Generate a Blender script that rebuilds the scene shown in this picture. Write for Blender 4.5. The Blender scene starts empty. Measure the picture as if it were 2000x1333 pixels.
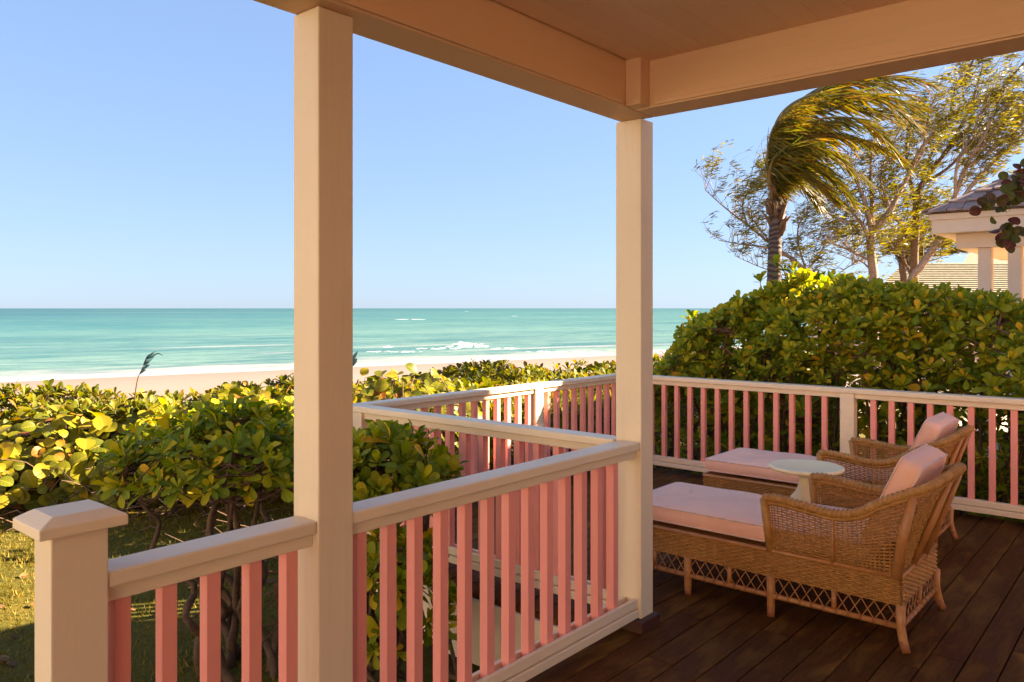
import bpy, bmesh, math, random
import numpy as np
from mathutils import Vector, Matrix
from mathutils.bvhtree import BVHTree

random.seed(7); RNG = np.random.default_rng(11)
SC = bpy.context.scene; COL = SC.collection
PI = math.pi

# ------------------------------------------------------------------ camera
F, YH, EYE = 1535.0, 602.5, 1.63
AZ = math.atan2(1315, F)
VX, VY = math.cos(AZ), math.sin(AZ)
cam_d = bpy.data.cameras.new('camera'); cam = bpy.data.objects.new('camera', cam_d); COL.objects.link(cam)
cam.location = (0, 0, EYE)
cam.rotation_euler = (PI/2, 0, AZ - PI/2)
cam_d.sensor_width = 36; cam_d.lens = 36*F/2000
cam_d.shift_y = -(666.5 - YH)/2000
cam_d.clip_start = .05; cam_d.clip_end = 60000
SC.camera = cam

# ------------------------------------------------------------------ sky, sun, exposure
SUN_EL = math.radians(26)
sd = Vector((.80, -.60, 0)).normalized()
SUN_DIR = Vector((sd.x*math.cos(SUN_EL), sd.y*math.cos(SUN_EL), math.sin(SUN_EL)))
world = bpy.data.worlds.new('World'); SC.world = world; world.use_nodes = True
wn = world.node_tree; bg = wn.nodes['Background']
sky = wn.nodes.new('ShaderNodeTexSky'); sky.sky_type = 'NISHITA'; sky.sun_disc = False
sky.sun_elevation = SUN_EL; sky.sun_rotation = math.atan2(sd.x, sd.y)
sky.air_density = 1.0; sky.dust_density = .25; sky.ozone_density = 1.6; sky.altitude = 0
gam = wn.nodes.new('ShaderNodeGamma'); gam.inputs[1].default_value = .42            # flatter, bluer sky, the same all round
tint = wn.nodes.new('ShaderNodeMix'); tint.data_type = 'RGBA'; tint.blend_type = 'MULTIPLY'; tint.inputs[0].default_value = 1
tint.inputs[7].default_value = (.375, .478, .68, 1)
wn.links.new(sky.outputs[0], gam.inputs[0]); wn.links.new(gam.outputs[0], tint.inputs[6]); wn.links.new(tint.outputs[2], bg.inputs[0])
bg.inputs[1].default_value = .10
sun_d = bpy.data.lights.new('sun', 'SUN'); sun = bpy.data.objects.new('sun', sun_d); COL.objects.link(sun)
sun_d.energy = 5.0; sun_d.angle = math.radians(.55); sun_d.color = (1, .83, .60)
sun.rotation_euler = (-SUN_DIR).to_track_quat('-Z', 'Y').to_euler()
vs = SC.view_settings; vs.view_transform = 'Standard'; vs.look = 'None'; vs.exposure = 3.05; vs.gamma = 1
SC.cycles.max_bounces = 10; SC.cycles.diffuse_bounces = 6; SC.cycles.transparent_max_bounces = 12
SC.cycles.use_denoising = True

# ------------------------------------------------------------------ helpers
def W(px, py, depth):                       # a point seen at that pixel of the 2000 px photograph, at a chosen depth
    u = (px-1000)/F
    return Vector((depth*(VX+u*VY), depth*(VY-u*VX), EYE+depth*(YH-py)/F))
def depth_of(p): return p[0]*VX+p[1]*VY
def pix(p):
    d = depth_of(p); return 1000+F*(p[0]*VY-p[1]*VX)/d, YH-F*(p[2]-EYE)/d, d

def tag(o, label=None, cat=None, group=None, kind=None):
    if label: o['label'] = label
    if cat: o['category'] = cat
    if group: o['group'] = group
    if kind: o['kind'] = kind
    return o
def thing(name, label, cat, loc=(0, 0, 0), group=None):
    o = bpy.data.objects.new(name, None); COL.objects.link(o); o.location = loc; o.empty_display_size = .1
    return tag(o, label, cat, group)
def link(name, me, parent=None, loc=None):
    o = bpy.data.objects.new(name, me); COL.objects.link(o)
    if parent is not None:
        o.parent = parent
        o.matrix_parent_inverse = Matrix.Identity(4)
    if loc is not None: o.location = loc
    return o

class MB:
    def __init__(s): s.v = []; s.f = []
    def add(s, vs_, fs_):
        n = len(s.v); s.v.extend(vs_); s.f.extend([tuple(i+n for i in f) for f in fs_]); return s
    def box(s, x0, x1, y0, y1, z0, z1, b=0):
        if b <= 0:
            p = [(x, y, z) for z in (z0, z1) for y in (y0, y1) for x in (x0, x1)]
            return s.add(p, [(0, 2, 3, 1), (4, 5, 7, 6), (0, 1, 5, 4), (2, 6, 7, 3), (0, 4, 6, 2), (1, 3, 7, 5)])
        bm = bmesh.new(); bmesh.ops.create_cube(bm, size=1)
        for v in bm.verts:
            v.co = Vector(((x0+x1)/2+v.co.x*(x1-x0), (y0+y1)/2+v.co.y*(y1-y0), (z0+z1)/2+v.co.z*(z1-z0)))
        bmesh.ops.bevel(bm, geom=bm.edges[:], offset=b, segments=2, affect='EDGES', profile=.5)
        bm.verts.index_update()
        s.add([tuple(v.co) for v in bm.verts], [tuple(v.index for v in f.verts) for f in bm.faces]); bm.free()
        return s
    def tube(s, pts, rad, n=6, cap=True):
        pts = [Vector(p) for p in pts]; k = len(pts)
        if not hasattr(rad, '__len__'): rad = [rad]*k
        base = len(s.v); nrm = None
        for i, p in enumerate(pts):
            t = (pts[min(i+1, k-1)]-pts[max(i-1, 0)])
            if t.length < 1e-9: t = Vector((0, 0, 1))
            t.normalize()
            if nrm is None:
                nrm = t.cross(Vector((0, 0, 1)) if abs(t.z) < .9 else Vector((1, 0, 0))).normalized()
            else:
                nrm = (nrm-t*nrm.dot(t))
                nrm = nrm.normalized() if nrm.length > 1e-6 else t.orthogonal().normalized()
            bn = t.cross(nrm)
            for j in range(n):
                a = 2*PI*j/n
                s.v.append(tuple(p+(nrm*math.cos(a)+bn*math.sin(a))*rad[i]))
        for i in range(k-1):
            for j in range(n):
                a = base+i*n+j; b = base+i*n+(j+1) % n
                s.f.append((a, b, b+n, a+n))
        if cap:
            s.f.append(tuple(base+j for j in reversed(range(n)))); s.f.append(tuple(base+(k-1)*n+j for j in range(n)))
        return s
    def lathe(s, prof, n=32, c=(0, 0, 0)):
        base = len(s.v)
        for r, z in prof:
            for j in range(n):
                a = 2*PI*j/n; s.v.append((c[0]+r*math.cos(a), c[1]+r*math.sin(a), c[2]+z))
        for i in range(len(prof)-1):
            for j in range(n):
                a = base+i*n+j; b = base+i*n+(j+1) % n
                s.f.append((a, b, b+n, a+n))
        s.f.append(tuple(base+j for j in reversed(range(n)))); s.f.append(tuple(base+(len(prof)-1)*n+j for j in range(n)))
        return s
    def mesh(s, name, m, smooth=False):
        me = bpy.data.meshes.new(name); me.from_pydata([tuple(v) for v in s.v], [], s.f)
        if m is not None: me.materials.append(m)
        if smooth: me.shade_smooth()
        me.update(); return me
    def build(s, name, m, parent=None, smooth=False, loc=None):
        return link(name, s.mesh(name, m, smooth), parent, loc)

def smooth_path(pts, per=6):                # Catmull-Rom
    P = [Vector(p) for p in pts]; P = [P[0]*2-P[1]]+P+[P[-1]*2-P[-2]]; out = []
    for i in range(1, len(P)-2):
        for j in range(per):
            t = j/per; a, b, c, d = P[i-1:i+3]
            out.append(.5*((2*b)+(c-a)*t+(2*a-5*b+4*c-d)*t*t+(3*b-a-3*c+d)*t**3))
    out.append(P[-2]); return out

# ------------------------------------------------------------------ materials
class NT:
    def __init__(s, name):
        s.m = bpy.data.materials.new(name); s.m.use_nodes = True
        s.t = s.m.node_tree; s.b = s.t.nodes['Principled BSDF']; s.out = s.t.nodes['Material Output']
    def n(s, typ, **k):
        nd = s.t.nodes.new('ShaderNode'+typ)
        for a, v in k.items():
            setattr(nd, a, v)
        return nd
    def L(s, a, b): s.t.links.new(a, b)
    def setv(s, sock, val):
        if isinstance(val, bpy.types.NodeSocket): s.L(val, sock)
        elif isinstance(val, tuple) and len(val) == 3 and sock.type == 'RGBA': sock.default_value = (*val, 1)
        else: sock.default_value = val
    def coord(s, which='Object', scale=(1, 1, 1), rot=(0, 0, 0)):
        tc = s.n('TexCoord'); mp = s.n('Mapping'); s.L(tc.outputs[which], mp.inputs[0])
        mp.inputs['Scale'].default_value = scale; mp.inputs['Rotation'].default_value = rot
        return mp.outputs[0]
    def pos(s, scale=(1, 1, 1), rot=(0, 0, 0)):
        g = s.n('NewGeometry'); mp = s.n('Mapping'); s.L(g.outputs['Position'], mp.inputs[0])
        mp.inputs['Scale'].default_value = scale; mp.inputs['Rotation'].default_value = rot
        return mp.outputs[0]
    def noise(s, vec, scale, detail=4, rough=.55, dist=0):
        nd = s.n('TexNoise'); s.L(vec, nd.inputs['Vector'])
        nd.inputs['Scale'].default_value = scale; nd.inputs['Detail'].default_value = detail
        nd.inputs['Roughness'].default_value = rough; nd.inputs['Distortion'].default_value = dist
        return nd.outputs[0]
    def ramp(s, fac, stops, interp='LINEAR'):
        nd = s.n('ValToRGB'); s.L(fac, nd.inputs[0]); cr = nd.color_ramp; cr.interpolation = interp
        while len(cr.elements) > 1: cr.elements.remove(cr.elements[-1])
        first = True
        for p, c in stops:
            e = cr.elements[0] if first else cr.elements.new(p)
            first = False; e.position = p
            if not isinstance(c, tuple): c = (c, c, c)
            e.color = (*c, 1)
        return nd.outputs[0]
    def mix(s, fac, a, b, mode='MIX'):
        nd = s.n('Mix', data_type='RGBA', blend_type=mode)
        s.setv(nd.inputs[0], fac); s.setv(nd.inputs[6], a); s.setv(nd.inputs[7], b)
        return nd.outputs[2]
    def math(s, op, a, b=0.0, clamp=False):
        nd = s.n('Math', operation=op, use_clamp=clamp); s.setv(nd.inputs[0], a); s.setv(nd.inputs[1], b)
        return nd.outputs[0]
    def bump(s, h, strength=.3, dist=.01):
        nd = s.n('Bump'); nd.inputs['Strength'].default_value = strength; nd.inputs['Distance'].default_value = dist
        s.L(h, nd.inputs['Height']); s.L(nd.outputs[0], s.b.inputs['Normal'])
    def set(s, col=None, rough=None, spec=None, **k):
        if col is not None: s.setv(s.b.inputs['Base Color'], col)
        if rough is not None: s.setv(s.b.inputs['Roughness'], rough)
        if spec is not None: s.b.inputs['Specular IOR Level'].default_value = spec
        return s

def painted(name, col, dark, rough=.5, grain=(1, 1, 1)):
    t = NT(name); v = t.pos()
    a = t.noise(v, 2.2, 6, .65); b = t.noise(t.pos(grain), 60, 4, .65); st = t.noise(t.pos(tuple(g*.5+.02 if g < 1 else 1 for g in grain)), 16, 5, .7)
    c = t.mix(t.ramp(a, [(.3, 0), (.75, 1)]), col, dark)
    c = t.mix(t.math('MULTIPLY', t.ramp(st, [(.52, 0), (.72, 1)]), .30), c, tuple(x*.80 for x in dark))
    c = t.mix(t.math('MULTIPLY', t.ramp(b, [(.62, 0), (.8, 1)]), .40), c, tuple(x*.70 for x in dark))
    oi = t.n('ObjectInfo'); c = t.mix(t.math('MULTIPLY', oi.outputs['Random'], .30), c, tuple(x*.82 for x in dark))
    sp = t.noise(v, 9, 8, .8)
    c = t.mix(t.math('MULTIPLY', t.ramp(sp, [(.69, 0), (.74, 1)]), .45), c, (.28, .19, .12))
    t.set(c, t.ramp(a, [(.3, rough-.06), (.7, rough+.12)]), .3)
    h = t.math('ADD', t.math('ADD', b, st), t.math('MULTIPLY', t.noise(v, 180, 2), .7)); t.bump(h, .28, .003)
    return t.m
M = {}
CREAM = (.87, .69, .455)
M['cream'] = painted('cream_paint', CREAM, (.81, .63, .43), .48, (1, 1, .06))
M['cream_h'] = painted('cream_paint_rail', CREAM, (.81, .63, .43), .45, (.08, .08, 1))
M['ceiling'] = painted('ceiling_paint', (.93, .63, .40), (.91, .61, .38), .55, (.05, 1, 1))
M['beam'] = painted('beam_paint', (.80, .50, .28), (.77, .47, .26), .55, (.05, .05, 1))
M['pink'] = painted('pink_paint', (.93, .355, .275), (.90, .32, .245), .45, (1, 1, .08))
M['table'] = painted('cream_resin', (.92, .73, .43), (.89, .69, .40), .4)
M['coral'] = painted('coral_wall_paint', (.84, .54, .40), (.80, .50, .37), .7)

def deck_wood():
    t = NT('deck_wood'); oi = t.n('ObjectInfo')
    tc = t.n('NewGeometry'); off = t.n('CombineXYZ')
    t.L(t.math('MULTIPLY', oi.outputs['Random'], 37.0), off.inputs[0]); t.L(t.math('MULTIPLY', oi.outputs['Random'], 91.0), off.inputs[2])
    va = t.n('VectorMath', operation='ADD'); t.L(tc.outputs['Position'], va.inputs[0]); t.L(off.outputs[0], va.inputs[1])
    def mp(sc):
        m_ = t.n('Mapping'); t.L(va.outputs[0], m_.inputs[0]); m_.inputs['Scale'].default_value = sc; return m_.outputs[0]
    grain = t.noise(mp((1.2, 24, 24)), 3.0, 6, .65, .6)
    fine = t.noise(mp((3, 120, 120)), 4, 3, .6)
    worn = t.noise(mp((1.4, 4.5, 1)), 2.1, 5, .6, .4)
    c = t.ramp(grain, [(.25, (.055, .018, .004)), (.55, (.095, .033, .006)), (.85, (.135, .054, .010))])
    c = t.mix(t.math('MULTIPLY', t.ramp(worn, [(.46, 0), (.72, 1)]), .75), c, (.25, .115, .022))
    c = t.mix(t.math('MULTIPLY', oi.outputs['Random'], .45), c, (.06, .017, .006))
    t.set(c, t.ramp(worn, [(.3, .55), (.7, .75)]), .07)
    t.bump(t.math('ADD', t.math('MULTIPLY', fine, .6), grain), .35, .004)
    return t.m
M['deck'] = deck_wood()

def simple(name, col, rough=.7, spec=.3, var=None, scale=20, bump=0, det=4):
    t = NT(name); v = t.pos(); n_ = t.noise(v, scale, det)
    c = t.mix(t.ramp(n_, [(.3, 0), (.7, 1)]), col, var or tuple(x*.75 for x in col))
    t.set(c, rough, spec)
    if bump: t.bump(n_, bump, .01)
    return t.m
M['plinth'] = simple('dark_red_wood', (.085, .026, .014), .5, .4, (.055, .018, .010), 30, .2)
M['under'] = simple('deck_framing', (.05, .03, .02), .9)
M['wicker'] = simple('wicker', (.50, .245, .066), .5, .3, (.36, .16, .038), 26, .1)
M['rattan'] = simple('rattan_pole', (.47, .205, .060), .42, .5, (.36, .14, .038), 18, .1)
M['sock'] = simple('leg_sock', (.36, .13, .05), .55, .3)
M['bark'] = simple('grey_bark', (.36, .26, .19), .85, .2, (.22, .15, .11), 14, .6)
M['bark_dark'] = simple('brown_bark', (.20, .12, .07), .85, .2, (.12, .065, .038), 14, .6)
M['stem'] = simple('shrub_stem', (.13, .072, .040), .8, .2, (.075, .042, .026), 30, .5)
M['twig'] = simple('dry_twig', (.22, .13, .075), .85, .2, (.12, .06, .035), 22, .3)
M['shingle'] = simple('wood_shingle', (.36, .25, .21), .8, .2, (.22, .15, .13), 9, .4)
M['shingle_far'] = simple('pale_shingle', (.26, .225, .15), .85, .2, (.17, .14, .09), 7, .3)
M['redroof'] = simple('red_roof', (.52, .20, .13), .75, .2)
M['walltrim'] = simple('cream_trim', (.80, .62, .46), .6, .3, (.76, .58, .42), 4)
M['bouncewall'] = simple('bounce_wall_tan', (.37, .345, .32), .8, .2, (.34, .31, .29), 3)  # wall of the unseen block added to bounce sun at the porch
M['petiole'] = simple('palm_petiole', (.26, .20, .05), .6, .3, (.17, .10, .03), 9)
def foam_mat():
    t = NT('sea_foam'); v = t.pos((.5, .5, 1.4)); n_ = t.noise(v, 1.1, 8, .75, .6)
    t.set(t.mix(n_, (.30, .36, .36), (.62, .66, .64)), .9, .1)
    t.L(t.ramp(n_, [(.36, 0), (.56, 1)]), t.b.inputs['Alpha']); return t.m
M['foam'] = foam_mat()

def fabric(name, col, piping=False):
    t = NT(name); v = t.coord('Object')
    w1 = t.n('TexWave', wave_type='BANDS', bands_direction='X'); w1.inputs['Scale'].default_value = 260; t.L(v, w1.inputs['Vector'])
    w2 = t.n('TexWave', wave_type='BANDS', bands_direction='Y'); w2.inputs['Scale'].default_value = 260; t.L(v, w2.inputs['Vector'])
    n_ = t.noise(v, 7, 4); n2 = t.noise(t.coord('Object', (60, 700, 60)), 1, 2)
    c = t.mix(t.ramp(n_, [(.35, 0), (.7, 1)]), col, tuple(x*.93 for x in col))
    c = t.mix(t.math('MULTIPLY', t.ramp(n2, [(.5, 0), (.8, 1)]), .3), c, tuple(min(1, x*1.2) for x in col))
    t.set(c, .85, .15); t.b.inputs['Sheen Weight'].default_value = .15
    t.bump(t.math('ADD', t.math('ADD', w1.outputs['Fac'], w2.outputs['Fac']), t.math('MULTIPLY', t.noise(v, 4.2, 4, .55, 1.2), 12.0)), .30, .010)
    return t.m
M['cushion'] = fabric('pink_fabric', (.97, .53, .37))
M['piping'] = simple('cream_piping', (.84, .58, .48), .8)

def leafmat(name, stops, veincol, vein=.5, trans=.34, rough=.48, sidev=9.0):
    t = NT(name)
    at = t.n('Attribute', attribute_name='var'); oi = t.n('ObjectInfo')
    r = t.math('FRACT', t.math('ADD', at.outputs['Fac'], oi.outputs['Random']))
    c = t.ramp(r, stops)
    uv = t.n('Attribute', attribute_name='UVMap'); sp = t.n('SeparateXYZ'); t.L(uv.outputs['Vector'], sp.inputs[0])
    au = t.math('ABSOLUTE', t.math('SUBTRACT', sp.outputs[0], .5))
    mid = t.math('LESS_THAN', au, .035)
    sv = t.math('SINE', t.math('MULTIPLY', t.math('SUBTRACT', sp.outputs[1], t.math('MULTIPLY', au, .55)), sidev*2*PI))
    sv = t.math('MULTIPLY', t.math('GREATER_THAN', sv, .86), .45)
    vf = t.math('MULTIPLY', t.math('MAXIMUM', mid, sv), vein)
    c = t.mix(vf, c, veincol)
    nz = t.noise(t.pos(), 28, 3)
    c = t.mix(t.math('MULTIPLY', t.ramp(nz, [(.55, 0), (.8, 1)]), .25), c, (.30, .20, .05))
    t.set(c, rough, .16)
    tr = t.n('BsdfTranslucent'); hs = t.n('HueSaturation'); t.L(c, hs.inputs['Color'])
    hs.inputs['Saturation'].default_value = 1.1; hs.inputs['Value'].default_value = 1.5; t.L(hs.outputs[0], tr.inputs[0])
    mx = t.n('MixShader'); mx.inputs[0].default_value = trans
    t.L(t.b.outputs[0], mx.inputs[1]); t.L(tr.outputs[0], mx.inputs[2]); t.L(mx.outputs[0], t.out.inputs[0])
    return t.m
M['naupaka'] = leafmat('naupaka_leaf', [(0, (0.0837, 0.1370, 0.0067)), (.35, (0.1796, 0.2282, 0.0093)), (.7, (0.2995, 0.3011, 0.0106)), (.92, (0.4790, 0.3833, 0.0133)), (1, (0.7186, 0.3833, 0.0199))], (0.5270, 0.4380, 0.0266), .35)
M['grape'] = leafmat('sea_grape_leaf', [(0, (0.0613, 0.0789, 0.0058)), (.25, (0.1183, 0.1278, 0.0069)), (.6, (0.2016, 0.1804, 0.0081)), (.88, (0.2893, 0.2180, 0.0115)), (.94, (0.3155, 0.1654, 0.0173)), (1, (0.1928, 0.0375, 0.0115))], (0.3682, 0.2556, 0.0460), .6, .36, .4, 5.0)
M['grape_red'] = leafmat('sea_grape_leaf_red', [(0, (.05, .07, .010)), (.45, (.075, .08, .012)), (.7, (.08, .035, .014)), (1, (.095, .022, .014))], (.2, .09, .04), .5, .3, .45, 5.0)
M['scrub'] = leafmat('scrub_leaf', [(0, (0.0505, 0.0690, 0.0054)), (.4, (0.1051, 0.1091, 0.0070)), (.75, (0.1683, 0.1454, 0.0097)), (.93, (0.2356, 0.1673, 0.0161)), (1, (0.2188, 0.0800, 0.0161))], (0.2525, 0.2181, 0.0323), .3)
M['wispy'] = leafmat('wispy_leaf', [(0, (0.0808, 0.0782, 0.0090)), (.5, (0.1472, 0.1242, 0.0126)), (1, (0.2090, 0.1518, 0.0198))], (0.2850, 0.2760, 0.0900), 0, .45, .5)
M['palm'] = leafmat('palm_leaflet', [(0, (0.0446, 0.0535, 0.0060)), (.3, (0.0967, 0.0891, 0.0072)), (.6, (0.1786, 0.1355, 0.0096)), (.85, (0.2381, 0.1497, 0.0120)), (1, (0.1934, 0.0642, 0.0120))], (0.2232, 0.2139, 0.0360), 0, .35, .4)
M['reed'] = leafmat('reed_blade', [(0, (.03, .075, .09)), (1, (.05, .10, .11))], (.1, .2, .2), 0, .2, .4)
def palm_trunk():
    t = NT('palm_trunk'); v = t.pos(); w = t.n('TexWave', wave_type='BANDS', bands_direction='Z'); t.L(v, w.inputs['Vector'])
    w.inputs['Scale'].default_value = 2.9; w.inputs['Distortion'].default_value = 9; w.inputs['Detail'].default_value = 3
    c = t.ramp(w.outputs['Fac'], [(.1, (.06, .042, .036)), (.5, (.10, .073, .062)), (.9, (.15, .11, .09))])
    t.set(c, .85, .2); t.bump(w.outputs['Fac'], .6, .03); return t.m
M['palmtrunk'] = palm_trunk()

SN = (.271, .962)                                   # towards the sea
def ground_mat():
    t = NT('ground'); v = t.pos()
    g = t.n('NewGeometry'); dt = t.n('VectorMath', operation='DOT_PRODUCT'); t.L(g.outputs['Position'], dt.inputs[0]); dt.inputs[1].default_value = (SN[0], SN[1], 0)
    s = t.math('ADD', dt.outputs['Value'], t.math('MULTIPLY', t.noise(v, .6, 3), 3.0))
    f = t.n('MapRange', clamp=True); t.L(s, f.inputs[0]); f.inputs[1].default_value = 11.5; f.inputs[2].default_value = 14.5
    big = t.noise(v, .9, 4, .6); small = t.noise(v, 22, 4, .7)
    grass = t.ramp(big, [(.3, (0.0663, 0.0638, 0.0067)), (.55, (0.1170, 0.0907, 0.0101)), (.75, (0.1872, 0.1243, 0.0210))])
    grass = t.mix(t.ramp(small, [(.35, .55), (.7, 0)]), grass, (0.0429, 0.0370, 0.0050))
    wet = t.n('MapRange', clamp=True); t.L(dt.outputs['Value'], wet.inputs[0]); wet.inputs[1].default_value = 66; wet.inputs[2].default_value = 82
    sand = t.mix(t.noise(v, .35, 5), (.23, .165, .138), (.205, .145, .12))
    sand = t.mix(wet.outputs[0], sand, (.185, .13, .11))
    t.set(t.mix(f.outputs[0], grass, sand), .9, .15); t.bump(small, .5, .02); return t.m
M['ground'] = ground_mat()
def sea_mat():
    t = NT('sea_water'); g = t.n('NewGeometry')
    dt = t.n('VectorMath', operation='DOT_PRODUCT'); t.L(g.outputs['Position'], dt.inputs[0]); dt.inputs[1].default_value = (SN[0], SN[1], 0)
    al = t.n('VectorMath', operation='DOT_PRODUCT'); t.L(g.outputs['Position'], al.inputs[0]); al.inputs[1].default_value = (SN[1], -SN[0], 0)
    cx = t.n('CombineXYZ'); t.L(al.outputs['Value'], cx.inputs[0]); t.L(dt.outputs['Value'], cx.inputs[1])
    def mp(sc):
        m_ = t.n('Mapping'); t.L(cx.outputs[0], m_.inputs[0]); m_.inputs['Scale'].default_value = sc; return m_.outputs[0]
    s0 = dt.outputs['Value']
    wob = t.math('MULTIPLY', t.math('SUBTRACT', t.noise(mp((.02, .05, 1)), 1.0, 4), .5), 34.0)
    s = t.math('ADD', s0, wob)
    lg = t.math('DIVIDE', t.math('LOGARITHM', t.math('DIVIDE', t.math('MAXIMUM', s, 60.0), 80.0), 10.0), 2.2)   # 80 m -> 0, 12.7 km -> 1
    deep = t.ramp(lg, [(0, (.42, .64, .52)), (.06, (.32, .59, .49)), (.20, (.22, .51, .43)), (.42, (.14, .41, .37)), (.62, (.08, .29, .30)), (.85, (.05, .20, .25))])
    left = t.n('MapRange', clamp=True); t.L(t.math('DIVIDE', al.outputs['Value'], t.math('MAXIMUM', s0, 50.0)), left.inputs[0]); left.inputs[1].default_value = .55; left.inputs[2].default_value = -.05
    blue = t.ramp(lg, [(0, (.36, .62, .53)), (.1, (.25, .54, .50)), (.25, (.13, .43, .45)), (.40, (.05, .24, .34)), (.6, (.02, .11, .22))])
    c = t.mix(left.outputs[0], deep, blue)
    pat = t.noise(mp((.012, .05, 1)), 1.0, 5, .6)
    c = t.mix(t.math('MULTIPLY', t.ramp(pat, [(.45, 0), (.7, 1)]), .45), c, (.03, .21, .28))
    pale = t.noise(mp((.004, .03, 1)), 1.3, 4, .6)
    c = t.mix(t.math('MULTIPLY', t.ramp(pale, [(.52, 0), (.72, 1)]), .55), c, (.30, .60, .46))
    rip = t.noise(mp((.035, .13, 1)), 1.0, 9, .78, .6)
    rip2 = t.noise(mp((.006, .03, 1)), 1.0, 9, .75, .4); rip3 = t.noise(mp((.0012, .006, 1)), 1.0, 5, .6, .3)
    c = t.mix(t.math('MULTIPLY', t.ramp(rip, [(.40, 1), (.53, 0)]), .75), c, (.04, .24, .28))
    c = t.mix(t.math('MULTIPLY', t.ramp(rip2, [(.36, 1), (.52, 0)]), .55), c, (.035, .20, .26))
    c = t.mix(t.math('MULTIPLY', t.ramp(rip, [(.52, 0), (.70, 1)]), .45), c, (.34, .62, .50))
    rip4 = t.noise(mp((.12, .42, 1)), 1.0, 8, .8, .3)
    c = t.mix(t.math('MULTIPLY', t.ramp(rip4, [(.38, 1), (.52, 0)]), .8), c, (.06, .27, .30))
    c = t.mix(t.math('MULTIPLY', t.ramp(rip3, [(.50, 0), (.66, 1)]), .5), c, (.25, .54, .46))
    # foam: a belt along the shore, ragged, plus scattered caps
    belt = t.n('MapRange', clamp=True); t.L(t.math('ADD', s0, t.math('MULTIPLY', wob, .5)), belt.inputs[0]); belt.inputs[1].default_value = 106; belt.inputs[2].default_value = 84
    fo = t.noise(mp((.045, .16, 1)), 1.6, 8, .72, .8)
    ff = t.ramp(t.math('ADD', fo, t.math('MULTIPLY', belt.outputs[0], .46)), [(.66, 0), (.92, 1)])
    cap = t.noise(mp((.022, .16, 1)), 1.0, 7, .68, .4)
    cf = t.ramp(cap, [(.645, 0), (.70, 1)])
    ln_ = t.noise(mp((.010, .11, 1)), 1.0, 8, .66, .5); near = t.n('MapRange', clamp=True); t.L(s0, near.inputs[0]); near.inputs[1].default_value = 240; near.inputs[2].default_value = 120
    lf = t.math('MULTIPLY', t.ramp(ln_, [(.575, 0), (.66, 1)]), near.outputs[0]); ff = t.math('MAXIMUM', ff, t.math('MULTIPLY', lf, .8))
    c = t.mix(t.math('MAXIMUM', ff, t.math('MULTIPLY', cf, .8)), c, (.74, .80, .78))
    c = t.mix(1.0, c, (.375, .325, .335), 'MULTIPLY')
    t.set(c, .5, .12)
    t.bump(t.math('ADD', rip, t.math('MULTIPLY', t.noise(mp((.5, 1.6, 1)), 1.0, 4), .4)), .5, .5)
    return t.m
M['sea'] = sea_mat()

# ------------------------------------------------------------------ terrain, sea
def ter(x, y):
    s = x*SN[0]+y*SN[1]
    if s < 14: return -.7+.05*math.sin(x*.7)*math.cos(y*.6)
    k = [(14, -.7), (22, -2.2), (40, -3.6), (70, -4.55), (84, -5.0), (110, -6), (300, -14)]
    for (a, za), (b, zb) in zip(k, k[1:]):
        if s <= b: return za+(zb-za)*(s-a)/(b-a)
    return -14
gs = np.concatenate([np.linspace(-140, -24, 8), np.linspace(-20, 20, 41), np.linspace(22, 130, 37), np.linspace(150, 400, 6)])
gb = MB(); ny = len(gs)
xs_ = np.concatenate([np.linspace(-400, -30, 8), np.linspace(-24, 40, 50), np.linspace(50, 600, 14)])
for yy in gs:
    for xx in xs_: gb.v.append((xx, yy, ter(xx, yy)))
nx = len(xs_)
for j in range(ny-1):
    for i in range(nx-1):
        a = j*nx+i; gb.f.append((a, a+1, a+nx+1, a+nx))
tag(gb.build('ground', M['ground'], smooth=True), kind='structure')
sb = MB(); A_ = Vector((SN[1], -SN[0], 0)); B_ = Vector((SN[0], SN[1], 0))
ss = [60, 90, 130, 200, 400, 1000, 4000, 40000]
for s_ in ss:
    for a_ in (-40000, -3000, -400, 0, 400, 3000, 40000): sb.v.append(tuple(A_*a_+B_*s_+Vector((0, 0, -5))))
for j in range(len(ss)-1):
    for i in range(6): a = j*7+i; sb.f.append((a, a+1, a+8, a+7))
tag(sb.build('sea', M['sea']), kind='structure')
# breaking waves: ragged ridges of white water standing on the sea
fb = MB()
def ridge(px0, px1, py, h, wd):
    d = (EYE+5)*F/(py-YH); n_ = max(8, int(abs(px1-px0)/3))
    prev = None
    rag = [random.uniform(.3, 1) for _ in range(n_+3)]; rag = [(rag[i]+2*rag[i+1]+rag[i+2])/4 for i in range(n_+1)]; gap_ = [math.sin(i*.55+px0) > -.75 for i in range(n_+1)]
    for i in range(n_+1):
        t_ = i/n_; env = math.sin(PI*t_)**.6
        p = W(px0+(px1-px0)*t_, py, d+random.uniform(-.25, .25)*wd); p.z = -5.05
        hh = (h*env*rag[i] if gap_[i] or h > .95 else 0)*.62+.0
        dirv = Vector((VX, VY, 0))
        row = [p-dirv*wd, p-dirv*wd*.45+Vector((0, 0, hh*.55)), p+Vector((0, 0, hh)), p+dirv*wd*.4+Vector((0, 0, hh*.5)), p+dirv*wd*.9]
        n0 = len(fb.v); fb.v.extend([tuple(q) for q in row])
        if prev is not None:
            for k in range(4): fb.f.append((prev+k, n0+k, n0+k+1, prev+k+1))
        prev = n0
for a in [(868, 962, 677, .9, 3.5), (880, 945, 673, 1.1, 2.5), (746, 768, 678, .5, 2.5), (810, 905, 681, .5, 3), (955, 1020, 681, .4, 3), (700, 830, 687, .35, 2.5), (1010, 1200, 687, .3, 2.5), (765, 845, 624.5, .55, 6), (905, 918, 609, .7, 8), (990, 1012, 618, .5, 6), (640, 690, 690, .4, 2.5)]:
    ridge(*a)
tag(fb.build('sea_foam', M['foam'], smooth=True), kind='stuff')

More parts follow.
